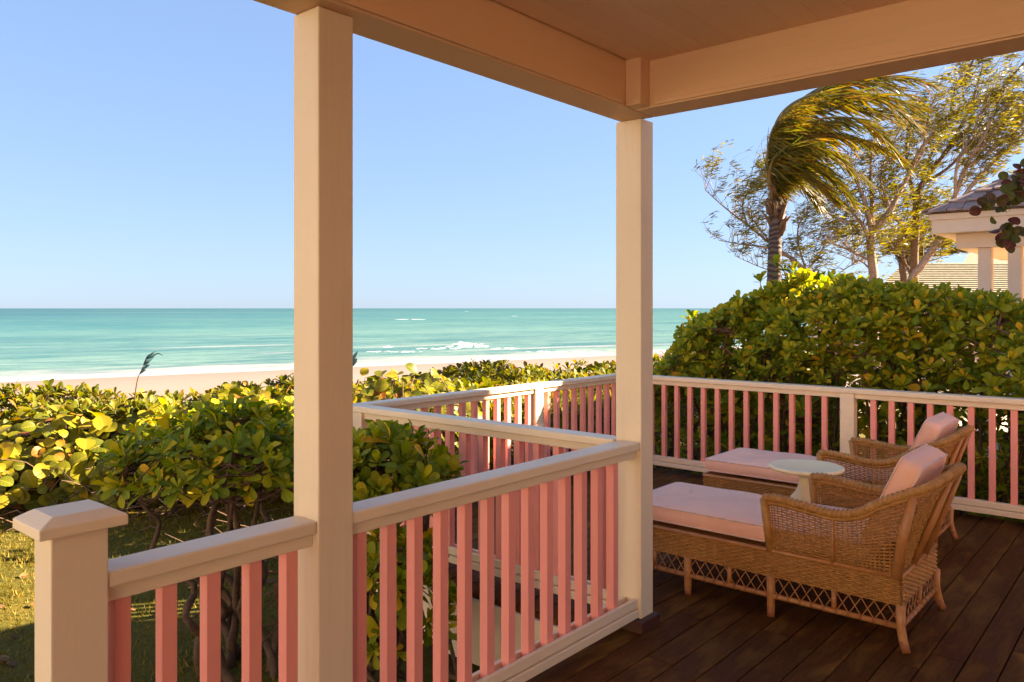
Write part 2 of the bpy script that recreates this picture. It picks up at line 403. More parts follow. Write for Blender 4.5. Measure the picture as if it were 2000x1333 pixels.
# ------------------------------------------------------------------ deck
PITCH = .1437; GAP = .007
dk = MB()
dk.box(-1.4, 3.27, -1.55, 2.195, -.16, -.05); dk.box(3.29, 7.06, -1.55, 4.52, -.16, -.05)
deck = tag(dk.build('deck', M['under']), kind='structure')
k0 = math.floor((2.059+1.55)/PITCH)
plank_mesh = {}
def plank(x0, x1, y0, y1):
    b = MB().box(0, x1-x0, 0, y1-y0, -.028, random.uniform(-.0012, .0012), .0022)
    o = b.build('plank', M['deck'], deck, loc=(x0, y0, 0)); return o
j = 0
y1 = 2.059+PITCH*18
while y1 > -1.5:
    y0 = y1-PITCH+GAP
    if y1 > 2.25:
        xa, xb = 3.275, 7.07
    else:
        xa, xb = -1.4, 7.07
    if y0 > 4.6: y1 -= PITCH; continue
    cuts = [xa]
    c_ = xa+random.uniform(1.6, 3.6)
    while c_ < xb-.8:
        cuts.append(c_); c_ += random.uniform(2.4, 3.8)
    cuts.append(xb)
    for a, b in zip(cuts, cuts[1:]): plank(a+.0015, b-.0015, y0, y1)
    y1 -= PITCH
fa = MB(); fa.box(3.262, 3.288, 2.24, 4.70, -.40, -.032, .003)
tag(fa.build('terrace_fascia', M['cream_h']), kind='structure')
fa = MB(); fa.box(-1.4, 3.255, 2.206, 2.235, -.40, -.032, .003)
tag(fa.build('porch_fascia', M['cream_h']), kind='structure')

# ------------------------------------------------------------------ posts, beams, ceiling
def post(label, x0, x1, y0, y1, z0, z1, plinth=True):
    t = thing('porch_post', label, 'post', ((x0+x1)/2, (y0+y1)/2, 0), 'tall cream porch posts')
    ox, oy = t.location.x, t.location.y
    MB().box(x0-ox, x1-ox, y0-oy, y1-oy, z0, z1, .005).build('shaft', M['cream'], t)
    if plinth: MB().box(x0-ox-.045, x1-ox+.012, y0-oy-.035, y1-oy+.035, 0, z0+.004, .004).build('plinth', M['plinth'], t)
    pass
    return t
post('tall cream porch post standing between the two porch railings', 1.495, 1.633, 2.09, 2.228, .055, 2.592)
post('tall cream corner porch post on a dark wooden plinth beside the chaise', 3.443, 3.562, 2.09, 2.242, .055, 2.592)
def beam(x0, x1, y0, y1, z0, z1): return tag(MB().box(x0, x1, y0, y1, z0, z1, .005).build('beam', M['beam']), kind='structure')
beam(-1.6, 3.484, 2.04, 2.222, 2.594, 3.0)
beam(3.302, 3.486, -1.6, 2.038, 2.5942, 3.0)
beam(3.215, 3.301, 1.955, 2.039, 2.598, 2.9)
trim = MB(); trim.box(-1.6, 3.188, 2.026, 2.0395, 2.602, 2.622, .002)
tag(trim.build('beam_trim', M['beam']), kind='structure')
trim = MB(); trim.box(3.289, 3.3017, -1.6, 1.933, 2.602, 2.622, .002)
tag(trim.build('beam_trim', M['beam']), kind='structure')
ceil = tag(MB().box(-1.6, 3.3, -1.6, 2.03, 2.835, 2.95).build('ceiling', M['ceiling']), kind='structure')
yb = 2.028
bm_ = None
while yb > -1.6:
    b = MB().box(0, 4.9, -.1266, 0, -.014, 0, .0015) if bm_ is None else None
    if bm_ is None: bm_ = b.mesh('ceiling_board', M['ceiling'])
    link('ceiling_board', bm_, ceil, (-1.6, yb, 2.832)); yb -= .1275

# cottages out of frame: the one the porch belongs to, and unseen blocks added to shade the terrace and bounce sunlight
def hip(b, x0, x1, y0, y1, z0, h, d=3.0):
    d = min(d, 1.1) if h == 2.0 else d
    xm0, xm1 = x0+min(d, (x1-x0)/2), x1-min(d, (x1-x0)/2); ym0, ym1 = y0+min(d, (y1-y0)/2), y1-min(d, (y1-y0)/2)
    return b.add([(x0, y0, z0), (x1, y0, z0), (x1, y1, z0), (x0, y1, z0), (xm0, ym0, z0+h), (xm1, ym0, z0+h), (xm1, ym1, z0+h), (xm0, ym1, z0+h)],
                 [(0, 3, 2, 1), (0, 1, 5, 4), (1, 2, 6, 5), (2, 3, 7, 6), (3, 0, 4, 7), (4, 5, 6, 7)])
def cottage(name, label, x0, x1, y0, y1, eave, m, over=.2, rise=1.3, door=None):
    t = thing(name, label, 'building', ((x0+x1)/2, (y0+y1)/2, -.7)); ox, oy = t.location.x, t.location.y
    MB().box(x0-ox, x1-ox, y0-oy, y1-oy, 0, eave+.7).build('wall', m, t)
    hip(MB(), x0-over-ox, x1+over-ox, y0-over-oy, y1+over-oy, eave+.705, rise).build('roof', M['shingle'], t)
    return t
hc = cottage('cottage', 'pale coral cottage that the porch belongs to', -1.5, 3.5, -8, -1.6, 3.9, M['coral'])
rf = MB(); ox, oy = hc.location.x, hc.location.y
rf.add([(x-ox, y-oy, z+.7) for x, y, z in ((-1.7, 2.34, 3.02), (3.6, 2.34, 3.02), (3.6, -1.38, 3.78), (-1.7, -1.38, 3.78), (-1.7, 2.34, 3.1), (3.6, 2.34, 3.1), (3.6, -1.38, 3.88), (-1.7, -1.38, 3.88))],
       [(0, 3, 2, 1), (4, 5, 6, 7), (0, 1, 5, 4), (1, 2, 6, 5), (2, 3, 7, 6), (3, 0, 4, 7)]); rf.build('porch_roof', M['shingle'], hc)
cottage('cottage', 'added two storey cream block, unseen, that shades the terrace', 8.9, 12.15, -8, -1.05, 5.45, M['walltrim'], .03, 2.0)  # added out of view to cast shade over terrace and porch
lb = thing('cottage', 'added lower cream block, unseen, with a raised wall that shapes the terrace sun patch', 'building', (15.3, -3.5, -.7))  # unseen block added to shade the far railing around its sun patch
MB().box(-3.149, 1.2, -3.5, 2.25, 0, 5.60).build('wall', M['walltrim'], lb)
MB().box(-1.95, 1.2, 2.251, 2.45, 0, 6.35).build('gable_wall', M['walltrim'], lb)  # raised wall shaped to bound that sun patch on one side
cottage('cottage', 'added long tan block, unseen, that bounces sunlight onto the porch', -20, -10.5, -9, 20, 5.8, M['bouncewall'], .3, 1.8)  # added out of view as a sunlit reflector for the porch

# ------------------------------------------------------------------ railings
bal_cache = {}
def baluster(parent, x, y, z0, z1, w=.043):
    k = round(z1-z0, 4)
    if k not in bal_cache: bal_cache[k] = MB().box(-w/2, w/2, -w/2, w/2, 0, k, .002).mesh('baluster', M['pink'])
    o = link('baluster', bal_cache[k], parent, (x+random.uniform(-.002, .002), y+random.uniform(-.001, .001), z0)); o.rotation_euler = (0, 0, math.radians(random.uniform(-2.2, 2.2)))
    return o
def rail_run(name, label, axis, fixed, a, b, bals, inner=-1, posts=(), low=.075, group='cream and pink railings'):
    # axis 'x': runs along X at Y = fixed (rail centre line); inner = side the wide cap overhangs
    loc = (a, fixed, 0) if axis == 'x' else (fixed, a, 0)
    t = thing(name, label, 'railing', loc, group)
    def bx(nm, u0, u1, v0, v1, z0, z1, m=M['cream_h'], bv=.004):
        g = MB()
        if axis == 'x': g.box(u0-a, u1-a, v0, v1, z0, z1, bv)
        else: g.box(v0, v1, u0-a, u1-a, z0, z1, bv)
        return g.build(nm, m, t)
    bx('top_rail', a, b, -.058, .058, .910, .953, bv=.007)
    e = .0
    segs = []; cur = a+e
    for p in sorted(posts): segs.append((cur, p-.058)); cur = p+.058
    segs.append((cur, b-e))
    for s0, s1 in segs:
        bx('sub_rail', s0, s1, -.034, .034, .868, .9098)
        bx('bottom_rail', s0, s1, -.044, -.0225, low+.035, low+.082)
        bx('bottom_rail', s0, s1, .0225, .044, low+.025, low+.075)
        bx('bottom_rail', s0, s1, -.0215, .0215, low, low+.048)
        bx('bottom_rail', s0, s1, -.053, .053, low-.012, low+.030)
    for p in posts: bx('post', p-.057, p+.057, -.050, .050, 0, .9097)
    for q in bals:
        if axis == 'x': baluster(t, q-a, 0, low+.0481, .8679)
        else: baluster(t, 0, q-a, low+.0481, .8679)
    return t, bx
RY = 2.153
tA, bxA = rail_run('railing', 'porch railing with pink balusters between the two tall posts', 'x', RY, 1.6335, 3.4425, [1.703+.1308*i for i in range(13)])
bxA('foot_block', 2.42, 2.55, -.04, .04, 0, .0625)
tB, bxB = rail_run('railing', 'short porch railing with five balusters between capped newel and tall post', 'x', RY, .856, 1.4945, [.907+.1297*i for i in range(5)])
tC, bxC = rail_run('railing', 'terrace side railing running from corner post to the shrub at its far end', 'y', 3.478, 2.2425, 4.3915, [2.36+.1415*i for i in range(14)])
MB().box(-.058, .058, 4.29-2.2425, 4.3905-2.2425, 0, .9097, .004).build('post', M['cream'], tC)
tD, bxD = rail_run('railing', 'far terrace railing with a sunlit patch, facing the sea', 'x', 4.45, 3.42, 7.00, [x for x in [3.60+.1395*i for i in range(25)] if abs(x-5.52) > .10], posts=(3.478, 5.52, 6.94))
tE, bxE = rail_run('railing', 'long terrace railing in front of the tall hedge', 'y', 6.94, -1.5, 4.3915, [3.945-.1429*i for i in range(12)]+[1.975-.1429*i for i in range(15)]+[4.09, 4.235], posts=(2.175, .02))
# newel
t = thing('newel_post', 'short square newel post with a flat chamfered cap at the lawn steps', 'post', (.7875, 2.15, 0))
MB().box(-.0675, .0675, -.06, .052, -.4, 1.077, .004).build('shaft', M['cream'], t)
def cap():
    o0, o1 = .095, .048; b = MB()
    r = [(-.105, .102, -.096, .088, 1.077), (-.105, .102, -.096, .088, 1.103), (-.066, .064, -.066, .058, 1.124)]
    for x0, x1, y0, y1, z in r: b.v += [(x0, y0, z), (x1, y0, z), (x1, y1, z), (x0, y1, z)]
    b.f.append((3, 2, 1, 0)); b.f.append((8, 9, 10, 11))
    for k in (0, 4):
        for i in range(4): b.f.append((k+i, k+(i+1) % 4, k+4+(i+1) % 4, k+4+i))
    return b
cp = cap().build('cap', M['cream_h'], t)
bv = cp.modifiers.new('edge', 'BEVEL'); bv.width = .003; bv.segments = 2

# ------------------------------------------------------------------ wicker chaises
CW, CL = .69, 1.55
def weave(b, surf, nst, nrow, amp, rs, rst, stakes=True, v0=.02, v1=.98):
    for r in range(nrow):
        v = v0+(v1-v0)*(r+.5)/nrow; pts = []
        for i in range(nst+1):
            p, n_ = surf(i/nst, v); pts.append(p+n_*(amp if (i+r) % 2 else -amp))
        b.tube(pts, rs, 4, False)
    if stakes:
        for i in range(nst+1):
            b.tube([surf(i/nst, v)[0] for v in (0, .25, .5, .75, 1)], rst, 4, False)
def quadsurf(a0, a1, b0, b1, n_):           # bottom a0->a1, top b0->b1
    a0, a1, b0, b1, n_ = map(Vector, (a0, a1, b0, b1, n_))
    return lambda u, v: ((a0.lerp(a1, u)).lerp(b0.lerp(b1, u), v), n_)
RIM = smooth_path([(-.004, .672, .618), (-.004, .60, .626), (-.006, .46, .612), (-.008, .31, .598), (-.010, .19, .625), (-.008, .085, .690), (.004, -.04, .752), (.06, -.115, .785), (.20, -.160, .815), (.345, -.172, .825),
                   (.49, -.160, .815), (.63, -.115, .785), (.686, -.04, .752), (.698, .085, .690), (.700, .19, .625), (.698, .31, .598), (.696, .46, .612), (.694, .60, .626), (.694, .672, .618)], 5)
def base_pt(p):                             # where the panel under a rim point meets the seat frame
    x, y = p.x, p.y
    if y > .03: return Vector((0 if x < CW/2 else CW, y-.02*(y/.67), .346))
    u = min(1, max(0, (x-.0)/CW)); return Vector((u*CW, .015, .346))
def chaise(label, loc):
    t = thing('wicker_chaise', label, 'chaise', loc, 'wicker chaise longues')
    legs = [(0, 0, 1), (0, .635, 0), (0, 1.12, 0), (0, CL, -1), (CW, 0, 1), (CW, .635, 0), (CW, 1.12, 0), (CW, CL, -1)]
    for x, y, s in legs:
        ox = -.018 if x == 0 else .018
        if s == 0: ox = 0
        lg = MB().tube([(x+ox, y-.03*s, .0), (x+ox*.5, y-.012*s, .055), (x, y, .12), (x, y, .212)], [.019, .021, .022, .023], 10).build('leg', M['rattan'], t, True)
        MB().tube([(x+ox*1.02, y-.0302*s, .0005), (x+ox*.52, y-.0125*s, .05)], [.0197, .0213], 10).build('foot_sock', M['sock'], lg, True)
    sides = [((0, 0), (0, CL)), ((CW, 0), (CW, CL)), ((0, 0), (CW, 0)), ((0, CL), (CW, CL))]
    lr = MB(); tr_ = MB(); la = MB(); bd = MB(); wr = MB()
    for (x0, y0), (x1, y1) in sides:
        d = Vector((x1-x0, y1-y0, 0)); Ln = d.length; d.normalize(); n_ = Vector((d.y, -d.x, 0))
        o = Vector((x0, y0, 0))
        lr.tube([o+Vector((0, 0, .110)), o+d*Ln+Vector((0, 0, .110))], .0145, 8)
        tr_.tube([o+Vector((0, 0, .346)), o+d*Ln+Vector((0, 0, .346))], .0125, 8)
        weave(bd, quadsurf(o+Vector((0, 0, .207)), o+d*Ln+Vector((0, 0, .207)), o+Vector((0, 0, .338)), o+d*Ln+Vector((0, 0, .338)), n_), int(Ln/.030), 12, .0060, .0056, .0036, v0=0, v1=1)
        nX = int(Ln/.058)
        for i in range(nX):
            for e in (0, 1):
                a = o+d*(Ln*(i+e)/nX)+Vector((0, 0, .116)); c = o+d*(Ln*(i+1-e)/nX)+Vector((0, 0, .207))
                la.tube([a+n_*.003*(1 if e else -1), c+n_*.003*(1 if e else -1)], .0028, 4, False)
            w0 = o+d*(Ln*i/nX)+Vector((0, 0, .110))
            wr.tube([w0-d*.006, w0+d*.006], .0162, 8)
        for f in ([.2, .56, .86] if Ln > 1 else [.5]):
            pp = o+d*(Ln*f); lr.tube([pp+Vector((0, 0, .11)), pp+Vector((0, 0, .207))], .013, 8)
    lr.build('lower_rail', M['rattan'], t, True); tr_.build('seat_rail', M['rattan'], t, True)
    tag(la.build('lattice', M['rattan'], t), kind='stuff'); tag(wr.build('binding', M['sock'], t, True), kind='stuff')
    tag(bd.build('woven_apron', M['wicker'], t), kind='stuff')
    st = MB(); st.box(.012, CW-.012, .012, CL-.012, .325, .350); st.build('seat_base', M['wicker'], t)
    # arm and back shell
    pan = MB()
    n_r = len(RIM)
    def shell(u, v):
        f = u*(n_r-1); i = min(int(f), n_r-2); p = RIM[i].lerp(RIM[i+1], f-i)
        q = base_pt(p); tg = (RIM[min(i+1, n_r-1)]-RIM[i]).normalized()
        nn = tg.cross(Vector((0, 0, 1))).normalized()
        c = q.lerp(p, v); c += nn*(-.012*math.sin(PI*v)) if p.y < .05 else nn*0
        return c, nn
    weave(pan, shell, 92, 21, .0050, .0046, .0034, v0=.0, v1=.98)
    tag(pan.build('woven_shell', M['wicker'], t), kind='stuff')
    rim = MB(); rim.tube(RIM, .0215, 10); rim.tube([p+Vector((0, 0, -.024)) for p in RIM], .013, 6)
    # spiral wrapping of the rim
    N_ = 520; pts = []
    acc = [0]
    for a, b in zip(RIM, RIM[1:]): acc.append(acc[-1]+(b-a).length)
    for k in range(N_*6):
        s_ = acc[-1]*k/(N_*6-1); i = 0
    kk = 0; pts = []
    for k in range(1500):
        s_ = acc[-1]*k/1499
        while kk < len(acc)-2 and acc[kk+1] < s_: kk += 1
        f = (s_-acc[kk])/max(1e-6, acc[kk+1]-acc[kk]); p = RIM[kk].lerp(RIM[kk+1], min(1, f)); tg = (RIM[kk+1]-RIM[kk]).normalized()
        n1 = tg.cross(Vector((0, 0, 1))).normalized(); n2 = n1.cross(tg); an = s_/.024*2*PI
        pts.append(p+(n1*math.cos(an)+n2*math.sin(an))*.0215)
    rim.tube(pts, .0048, 4, False)
    rim.build('rolled_rim', M['wicker'], t, True)
    for x in (0, CW):
        s = -1 if x == 0 else 1
        MB().tube([(x, .640, .345), (x+s*.004, .655, .48), (x+s*.004, .672, .618)], [.019, .021, .0225], 10).build('arm_post', M['wicker'], t, True)
        MB().tube([(x+s*.006, .315, .345), (x+s*.010, .313, .59)], .0085, 8).build('arm_rod', M['rattan'], t, True)
        MB().tube([(x+s*.002, .020, .340), (x+s*.004, -.012, .55), (x+s*-.004, -.055, .742)], [.026, .025, .019], 10).build('back_post', M['rattan'], t, True)
    for x in (.23, .46):
        MB().tube([(x, .008, .340), (x, -.085, .58), (x, -.168, .81)], [.018, .018, .015], 8).build('back_post', M['rattan'], t, True)
    # cushions
    sc = cushion_mesh('seat_cushion', CW-.035, CL-.16, .092, .03, .018)
    c1 = link('seat_cushion', sc, t, (CW/2, .155+(CL-.16)/2+.012, .3765))
    piping(c1, CW-.035, CL-.16, .092, .03)
    bc = cushion_mesh('back_cushion', .545, .47, .115, .05, .035)
    c2 = link('back_cushion', bc, t, (CW/2+.002, .155, .515))
    c2.rotation_euler = (math.radians(114), 0, 0)
    # local +Y of the cushion runs up along the recline
    c2.location = (CW/2, .118, .690)
    piping(c2, .545, .47, .115, .05)
    return t
def outline(w, l, r, k=5):
    pts = []
    for cx, cy, a0 in ((w/2-r, l/2-r, 0), (-w/2+r, l/2-r, 90), (-w/2+r, -l/2+r, 180), (w/2-r, -l/2+r, 270)):
        for i in range(k+1):
            a = math.radians(a0+90*i/k); pts.append((cx+r*math.cos(a), cy+r*math.sin(a)))
    out = []
    for i, p in enumerate(pts):             # subdivide the straight runs so the crown can curve
        q = pts[(i+1) % len(pts)]; out.append(p); d = math.dist(p, q)
        if d > .12:
            m_ = int(d/.06)
            for s_ in range(1, m_): out.append((p[0]+(q[0]-p[0])*s_/m_, p[1]+(q[1]-p[1])*s_/m_))
    return out
def cushion_mesh(name, w, l, h, r, crown):
    o = outline(w, l, r); n_ = len(o); b = MB()
    prof = [(.02, 0, 0), (.006, .003, 0), (0, .010, 0), (-.006, h*.5, 0), (0, h-.010, 0), (.006, h-.003, 0), (.02, h+.001, .05), (.06, h, .35), (.12, h, .65), (.19, h, .88), (.25, h, .97)]
    mn = min(w, l)
    for ins, z, cr in prof:
        sx = (w-2*ins)/w; sy = (l-2*ins)/l
        for x, y in o: b.v.append((x*sx, y*sy, z+crown*cr+(.004*math.sin(x*17+y*7)+.0035*math.sin(y*13-x*5+1))*(cr > 0)))
    for i in range(len(prof)-1):
        for j in range(n_): a = i*n_+j; c = i*n_+(j+1) % n_; b.f.append((a, c, c+n_, a+n_))
    b.f.append(tuple(reversed(range(n_)))); b.f.append(tuple((len(prof)-1)*n_+j for j in range(n_)))
    return b.mesh(name, M['cushion'], True)
def piping(parent, w, l, h, r):
    o = outline(w, l, r); b = MB()
    for z in (.006, h-.006):
        b.tube([(x*1.004, y*1.002, z) for x, y in o+o[:2]], .0042, 6, False)
    b.build('piping', M['piping'], parent, True)
chaise('wicker chaise with pink cushions nearest the corner post, in front of the round table', (4.05, 1.03, .0015))
chaise('wicker chaise with pink cushions farther back, alongside the terrace railing by the hedge', (5.555, 1.265, .0015))
# side table
t = thing('side_table', 'round cream pedestal table standing between the two chaises', 'table', (5.12, 1.87, .0015))
MB().lathe([(.205, .577), (.226, .583), (.232, .592), (.231, .602), (.224, .607), (.205, .6065), (.20, .605), (.02, .605)], 48).build('table_top', M['table'], t, True)
MB().lathe([(.165, 0), (.168, .015), (.160, .035), (.140, .05), (.118, .07), (.100, .10), (.094, .36), (.098, .39), (.094, .405), (.086, .412), (.080, .42), (.066, .44), (.052, .47), (.044, .50), (.043, .525), (.050, .55), (.070, .567), (.10, .578)], 40).build('pedestal', M['table'], t, True)

# ------------------------------------------------------------------ leaves
def leaf_base(kind):
    if kind == 'naupaka': rows = [(0, .03, .0), (.25, .085, .02), (.5, .165, .035), (.75, .225, .02), (.92, .17, -.02), (1.0, .05, -.045)]; cols = [-1, 0, 1]; fold = .28
    elif kind == 'naupaka_low': rows = [(0, .03, .0), (.45, .15, .03), (.8, .22, .01), (1.0, .07, -.045)]; cols = [-1, 0, 1]; fold = .28
    elif kind == 'grape': rows = [(-.02, .16, .0), (.10, .34, .03), (.30, .49, .05), (.55, .52, .045), (.78, .41, .01), (.93, .22, -.04), (.99, .07, -.06)]; cols = [-1, -.5, 0, .5, 1]; fold = .16
    elif kind == 'grape_low': rows = [(-.02, .18, .0), (.18, .42, .03), (.55, .52, .045), (.88, .30, -.02), (.99, .07, -.06)]; cols = [-1, 0, 1]; fold = .16
    elif kind == 'sliver': rows = [(0, .02, 0), (.5, .06, .0), (1.0, .01, -.08)]; cols = [-1, 1]; fold = 0
    elif kind == 'blade': rows = [(0, .5, 0), (1.0, .02, .0)]; cols = [-1, 1]; fold = 0
    v = []; uv = []; f = []
    for t_, w, z in rows:
        for c in cols: v.append((c*w, t_, z+abs(c)*w*fold)); uv.append((c*.5+.5, t_))
    nc = len(cols)
    for i in range(len(rows)-1):
        for j in range(nc-1): a = i*nc+j; f.append((a, a+1, a+nc+1, a+nc))
    return np.array(v), np.array(f), np.array(uv)
LEAF = {k: leaf_base(k) for k in ('naupaka', 'naupaka_low', 'grape', 'grape_low', 'sliver', 'blade')}
def nrmz(a): return a/np.maximum(np.linalg.norm(a, axis=-1, keepdims=True), 1e-9)
def frames(pos, ydir, up, size, wid=1.0):
    y = nrmz(ydir); x = nrmz(np.cross(y, up)); z = np.cross(x, y)
    size = np.asarray(size)[:, None]; wid = np.asarray(wid)
    if wid.ndim: wid = wid[:, None]
    R = np.stack([x*size*wid, y*size, z*size], axis=2)          # columns
    return R, pos
def merged(name, kind, R, P, mat, parent=None, var=None):
    bv_, bf, buv = LEAF[kind]; n = len(P); k = len(bv_)
    V = np.einsum('nij,kj->nki', R, bv_)+P[:, None, :]
    Fc = (bf[None]+(np.arange(n)*k)[:, None, None]).reshape(-1, 4)
    me = bpy.data.meshes.new(name); me.vertices.add(n*k); me.vertices.foreach_set('co', V.reshape(-1).astype(np.float32))
    nf = len(Fc); me.loops.add(nf*4); me.loops.foreach_set('vertex_index', Fc.reshape(-1).astype(np.int32))
    me.polygons.add(nf); me.polygons.foreach_set('loop_start', (np.arange(nf)*4).astype(np.int32))
    try: me.polygons.foreach_set('loop_total', np.full(nf, 4, np.int32))
    except Exception: pass
    me.update(calc_edges=True)
    a = me.attributes.new('var', 'FLOAT', 'POINT')
    a.data.foreach_set('value', np.repeat(var if var is not None else RNG.random(n), k).astype(np.float32))
    a = me.attributes.new('UVMap', 'FLOAT_VECTOR', 'POINT')
    u3 = np.zeros((k, 3)); u3[:, :2] = buv; a.data.foreach_set('vector', np.tile(u3, (n, 1)).reshape(-1).astype(np.float32))
    me.materials.append(mat); me.shade_smooth(); me.update()
    return link(name, me, parent)
leaf_mesh = {}
def single_leaf_mesh(kind, mat):
    if (kind, mat.name) not in leaf_mesh:
        bv_, bf, buv = LEAF[kind]; me = bpy.data.meshes.new('leaf'); me.from_pydata(bv_.tolist(), [], bf.tolist())
        a = me.attributes.new('UVMap', 'FLOAT_VECTOR', 'POINT'); u3 = np.zeros((len(bv_), 3)); u3[:, :2] = buv
        a.data.foreach_set('vector', u3.reshape(-1).astype(np.float32)); me.materials.append(mat); me.shade_smooth(); me.update()
        leaf_mesh[(kind, mat.name)] = me
    return leaf_mesh[(kind, mat.name)]
def foliage(t, kind, R, P, mat, nmax=300):
    """the nmax leaves that show largest from the porch become leaf objects, the rest one part"""
    low = kind+'_low' if kind+'_low' in LEAF else kind
    bv_, bf, _ = LEAF[low]; k = len(bv_); n = len(P)
    V = (np.einsum('nij,kj->nki', R, bv_)+P[:, None, :])
    Fc = (bf[None]+(np.arange(n)*k)[:, None, None]).reshape(-1, 4)
    bvh = BVHTree.FromPolygons(V.reshape(-1, 3).tolist(), Fc.tolist())
    ctr = np.einsum('nij,j->ni', R, np.array([0, .55, .03]))+P
    eye = np.array([0, 0, EYE]); tov = eye-ctr; dist = np.linalg.norm(tov, axis=1); tov /= dist[:, None]
    nz = nrmz(R[:, :, 2]); sz = np.linalg.norm(R[:, :, 1], axis=1)
    score = (sz/dist)**2*(np.abs((nz*tov).sum(1))+.12)
    dd = ctr[:, 0]*VX+ctr[:, 1]*VY
    px = 1000+F*(ctr[:, 0]*VY-ctr[:, 1]*VX)/dd; py = YH-F*(ctr[:, 2]-EYE)/dd
    score[(px < -20) | (px > 2020) | (py < -20) | (py > 1350) | (dd < .3)] = 0
    pick = []
    for i in np.argsort(-score):
        if len(pick) >= nmax or score[i] <= 0: break
        h = bvh.ray_cast(Vector(ctr[i]+tov[i]*.012), Vector(tov[i]), float(dist[i]-.1))
        if h[0] is None: pick.append(i)
    me = single_leaf_mesh(kind, mat); L0 = Vector(t.location)
    for i in pick:
        o = link('leaf', me, t); m4 = Matrix([[*R[i][0], P[i][0]-L0.x], [*R[i][1], P[i][1]-L0.y], [*R[i][2], P[i][2]-L0.z], [0, 0, 0, 1]])
        o.matrix_local = m4
    rest = np.ones(n, bool); rest[pick] = False
    if rest.any():
        o = merged('foliage', low, R[rest], P[rest]-np.array(L0), mat, t); tag(o, kind='stuff')

def rosettes(C, A, size, nl=(9, 13)):
    """leaf frames of rosettes at C with axes A"""
    Rs, Ps = [], []
    for c, a, s in zip(C, nrmz(A), size):
        k = RNG.integers(*nl); e1 = nrmz(np.cross(a, np.array([.31, .17, .93]))); e2 = np.cross(a, e1)
        i = np.arange(k); ang = i*2.39996+RNG.random()*6; el = np.radians(8+62*(i/k)+RNG.normal(0, 8, k))
        d = (np.cos(el)[:, None]*(np.cos(ang)[:, None]*e1+np.sin(ang)[:, None]*e2)+np.sin(el)[:, None]*a)
        p = c+a*(.25*s*(i/k))[:, None]-a*.1*s+d*.06*s
        R_, P_ = frames(p, d, np.repeat(a[None], k, 0)+RNG.normal(0, .12, (k, 3)), s*RNG.uniform(.5, 1.25, k)*(1-.25*i/k), RNG.uniform(.75, 1.3, k))
        Rs.append(R_); Ps.append(P_)
    return np.concatenate(Rs), np.concatenate(Ps)

def stems(t, base, tips, m, nmain=7, r0=.022, spread=.25, name='branch', low=.45):
    """a few crooked main stems from the base, every tip joined to the nearest of their points"""
    base = Vector(base); tips = [Vector(p) for p in tips]; L0 = Vector(t.location)
    ctr = sum(tips, Vector())/len(tips); allp = []
    idx = list(range(len(tips))); random.shuffle(idx)
    for q in range(nmain):
        e = tips[idx[q % len(idx)]]; b0 = base+Vector((random.uniform(-spread, spread), random.uniform(-spread, spread), -.05))
        pts = []
        for k in range(9):
            f = k/8; p = b0.lerp(e, f); p.z = b0.z+(e.z-b0.z)*(f**1.25*.5+f*.5); amp = .13*math.sin(PI*f)
            pts.append(p+Vector((random.uniform(-1, 1), random.uniform(-1, 1), random.uniform(-.6, .6)))*amp)
        pts = smooth_path(pts, 3); rad = [r0*(1-.72*i/(len(pts)-1))*random.uniform(.85, 1.1) for i in range(len(pts))]
        MB().tube([p-L0 for p in pts], rad, 7).build(name, m, t, True)
        allp += pts[len(pts)//4:]
    tw = MB(); arr = np.array([tuple(p) for p in allp])
    for e in tips:
        ea = np.array(e); d = np.linalg.norm(arr-ea, axis=1)+(arr[:, 2] > ea[2])*1.0
        a = Vector(arr[int(np.argmin(d))]); mid = a.lerp(e, .5)+Vector((random.uniform(-.05, .05), random.uniform(-.05, .05), random.uniform(-.08, .0)))
        pts = smooth_path([a, mid, e], 3); tw.tube([p-L0 for p in pts], [.009-.0055*i/(len(pts)-1) for i in range(len(pts))], 4, False)
    tag(tw.build('twigs', m, t, True), kind='stuff')

def naupaka_bush(label, base, ctr, rad, nros, size=.13, nmain=8, group='naupaka bushes', mat=None, lo=-.35, r0=.026, name='naupaka_bush'):
    t = thing(name, label, 'bush', base, group)
    ctr = np.array(ctr); rad = np.array(rad); C, A = [], []
    while len(C) < nros:
        d = nrmz(RNG.normal(0, 1, 3))
        if d[2] < lo: continue
        k = 1-.38*RNG.random()**1.6+.10*math.sin(d[0]*7+d[1]*5+d[2]*4)
        C.append(ctr+rad*d*k); A.append(d*np.array([1, 1, .6])/rad*rad.mean()+np.array([0, 0, .75])+RNG.normal(0, .25, 3))
    R_, P_ = rosettes(C, np.array(A), RNG.uniform(.8, 1.2, nros)*size)
    foliage(t, 'naupaka', R_, P_, mat or M['naupaka'])
    stems(t, base, [c-np.array([0, 0, .02]) for c in C], M['stem'], nmain, r0)
    return t
b1 = W(478, 1260, 5.15); b1.z = -.70
naupaka_bush('dark green naupaka bush with bare crooked stems behind the short railing', b1, (W(455, 905, 5.5)), (.76, .76, .38), 300, .120, 10, lo=-.3, r0=.034)
b2 = W(775, 1330, 4.25); b2.z = -.70
naupaka_bush('leafy green naupaka bush in the nook beside the far corner of the terrace railing', b2, (W(750, 945, 4.25)), (.37, .37, .25), 150, .110, 7, lo=-.3)
b3 = W(745, 1300, 3.9); b3.z = -.70
naupaka_bush('low dark naupaka bush seen through the balusters of the porch railing', b3, (W(765, 1165, 4.1)), (.30, .30, .34), 80, .115, 5, lo=-.6)

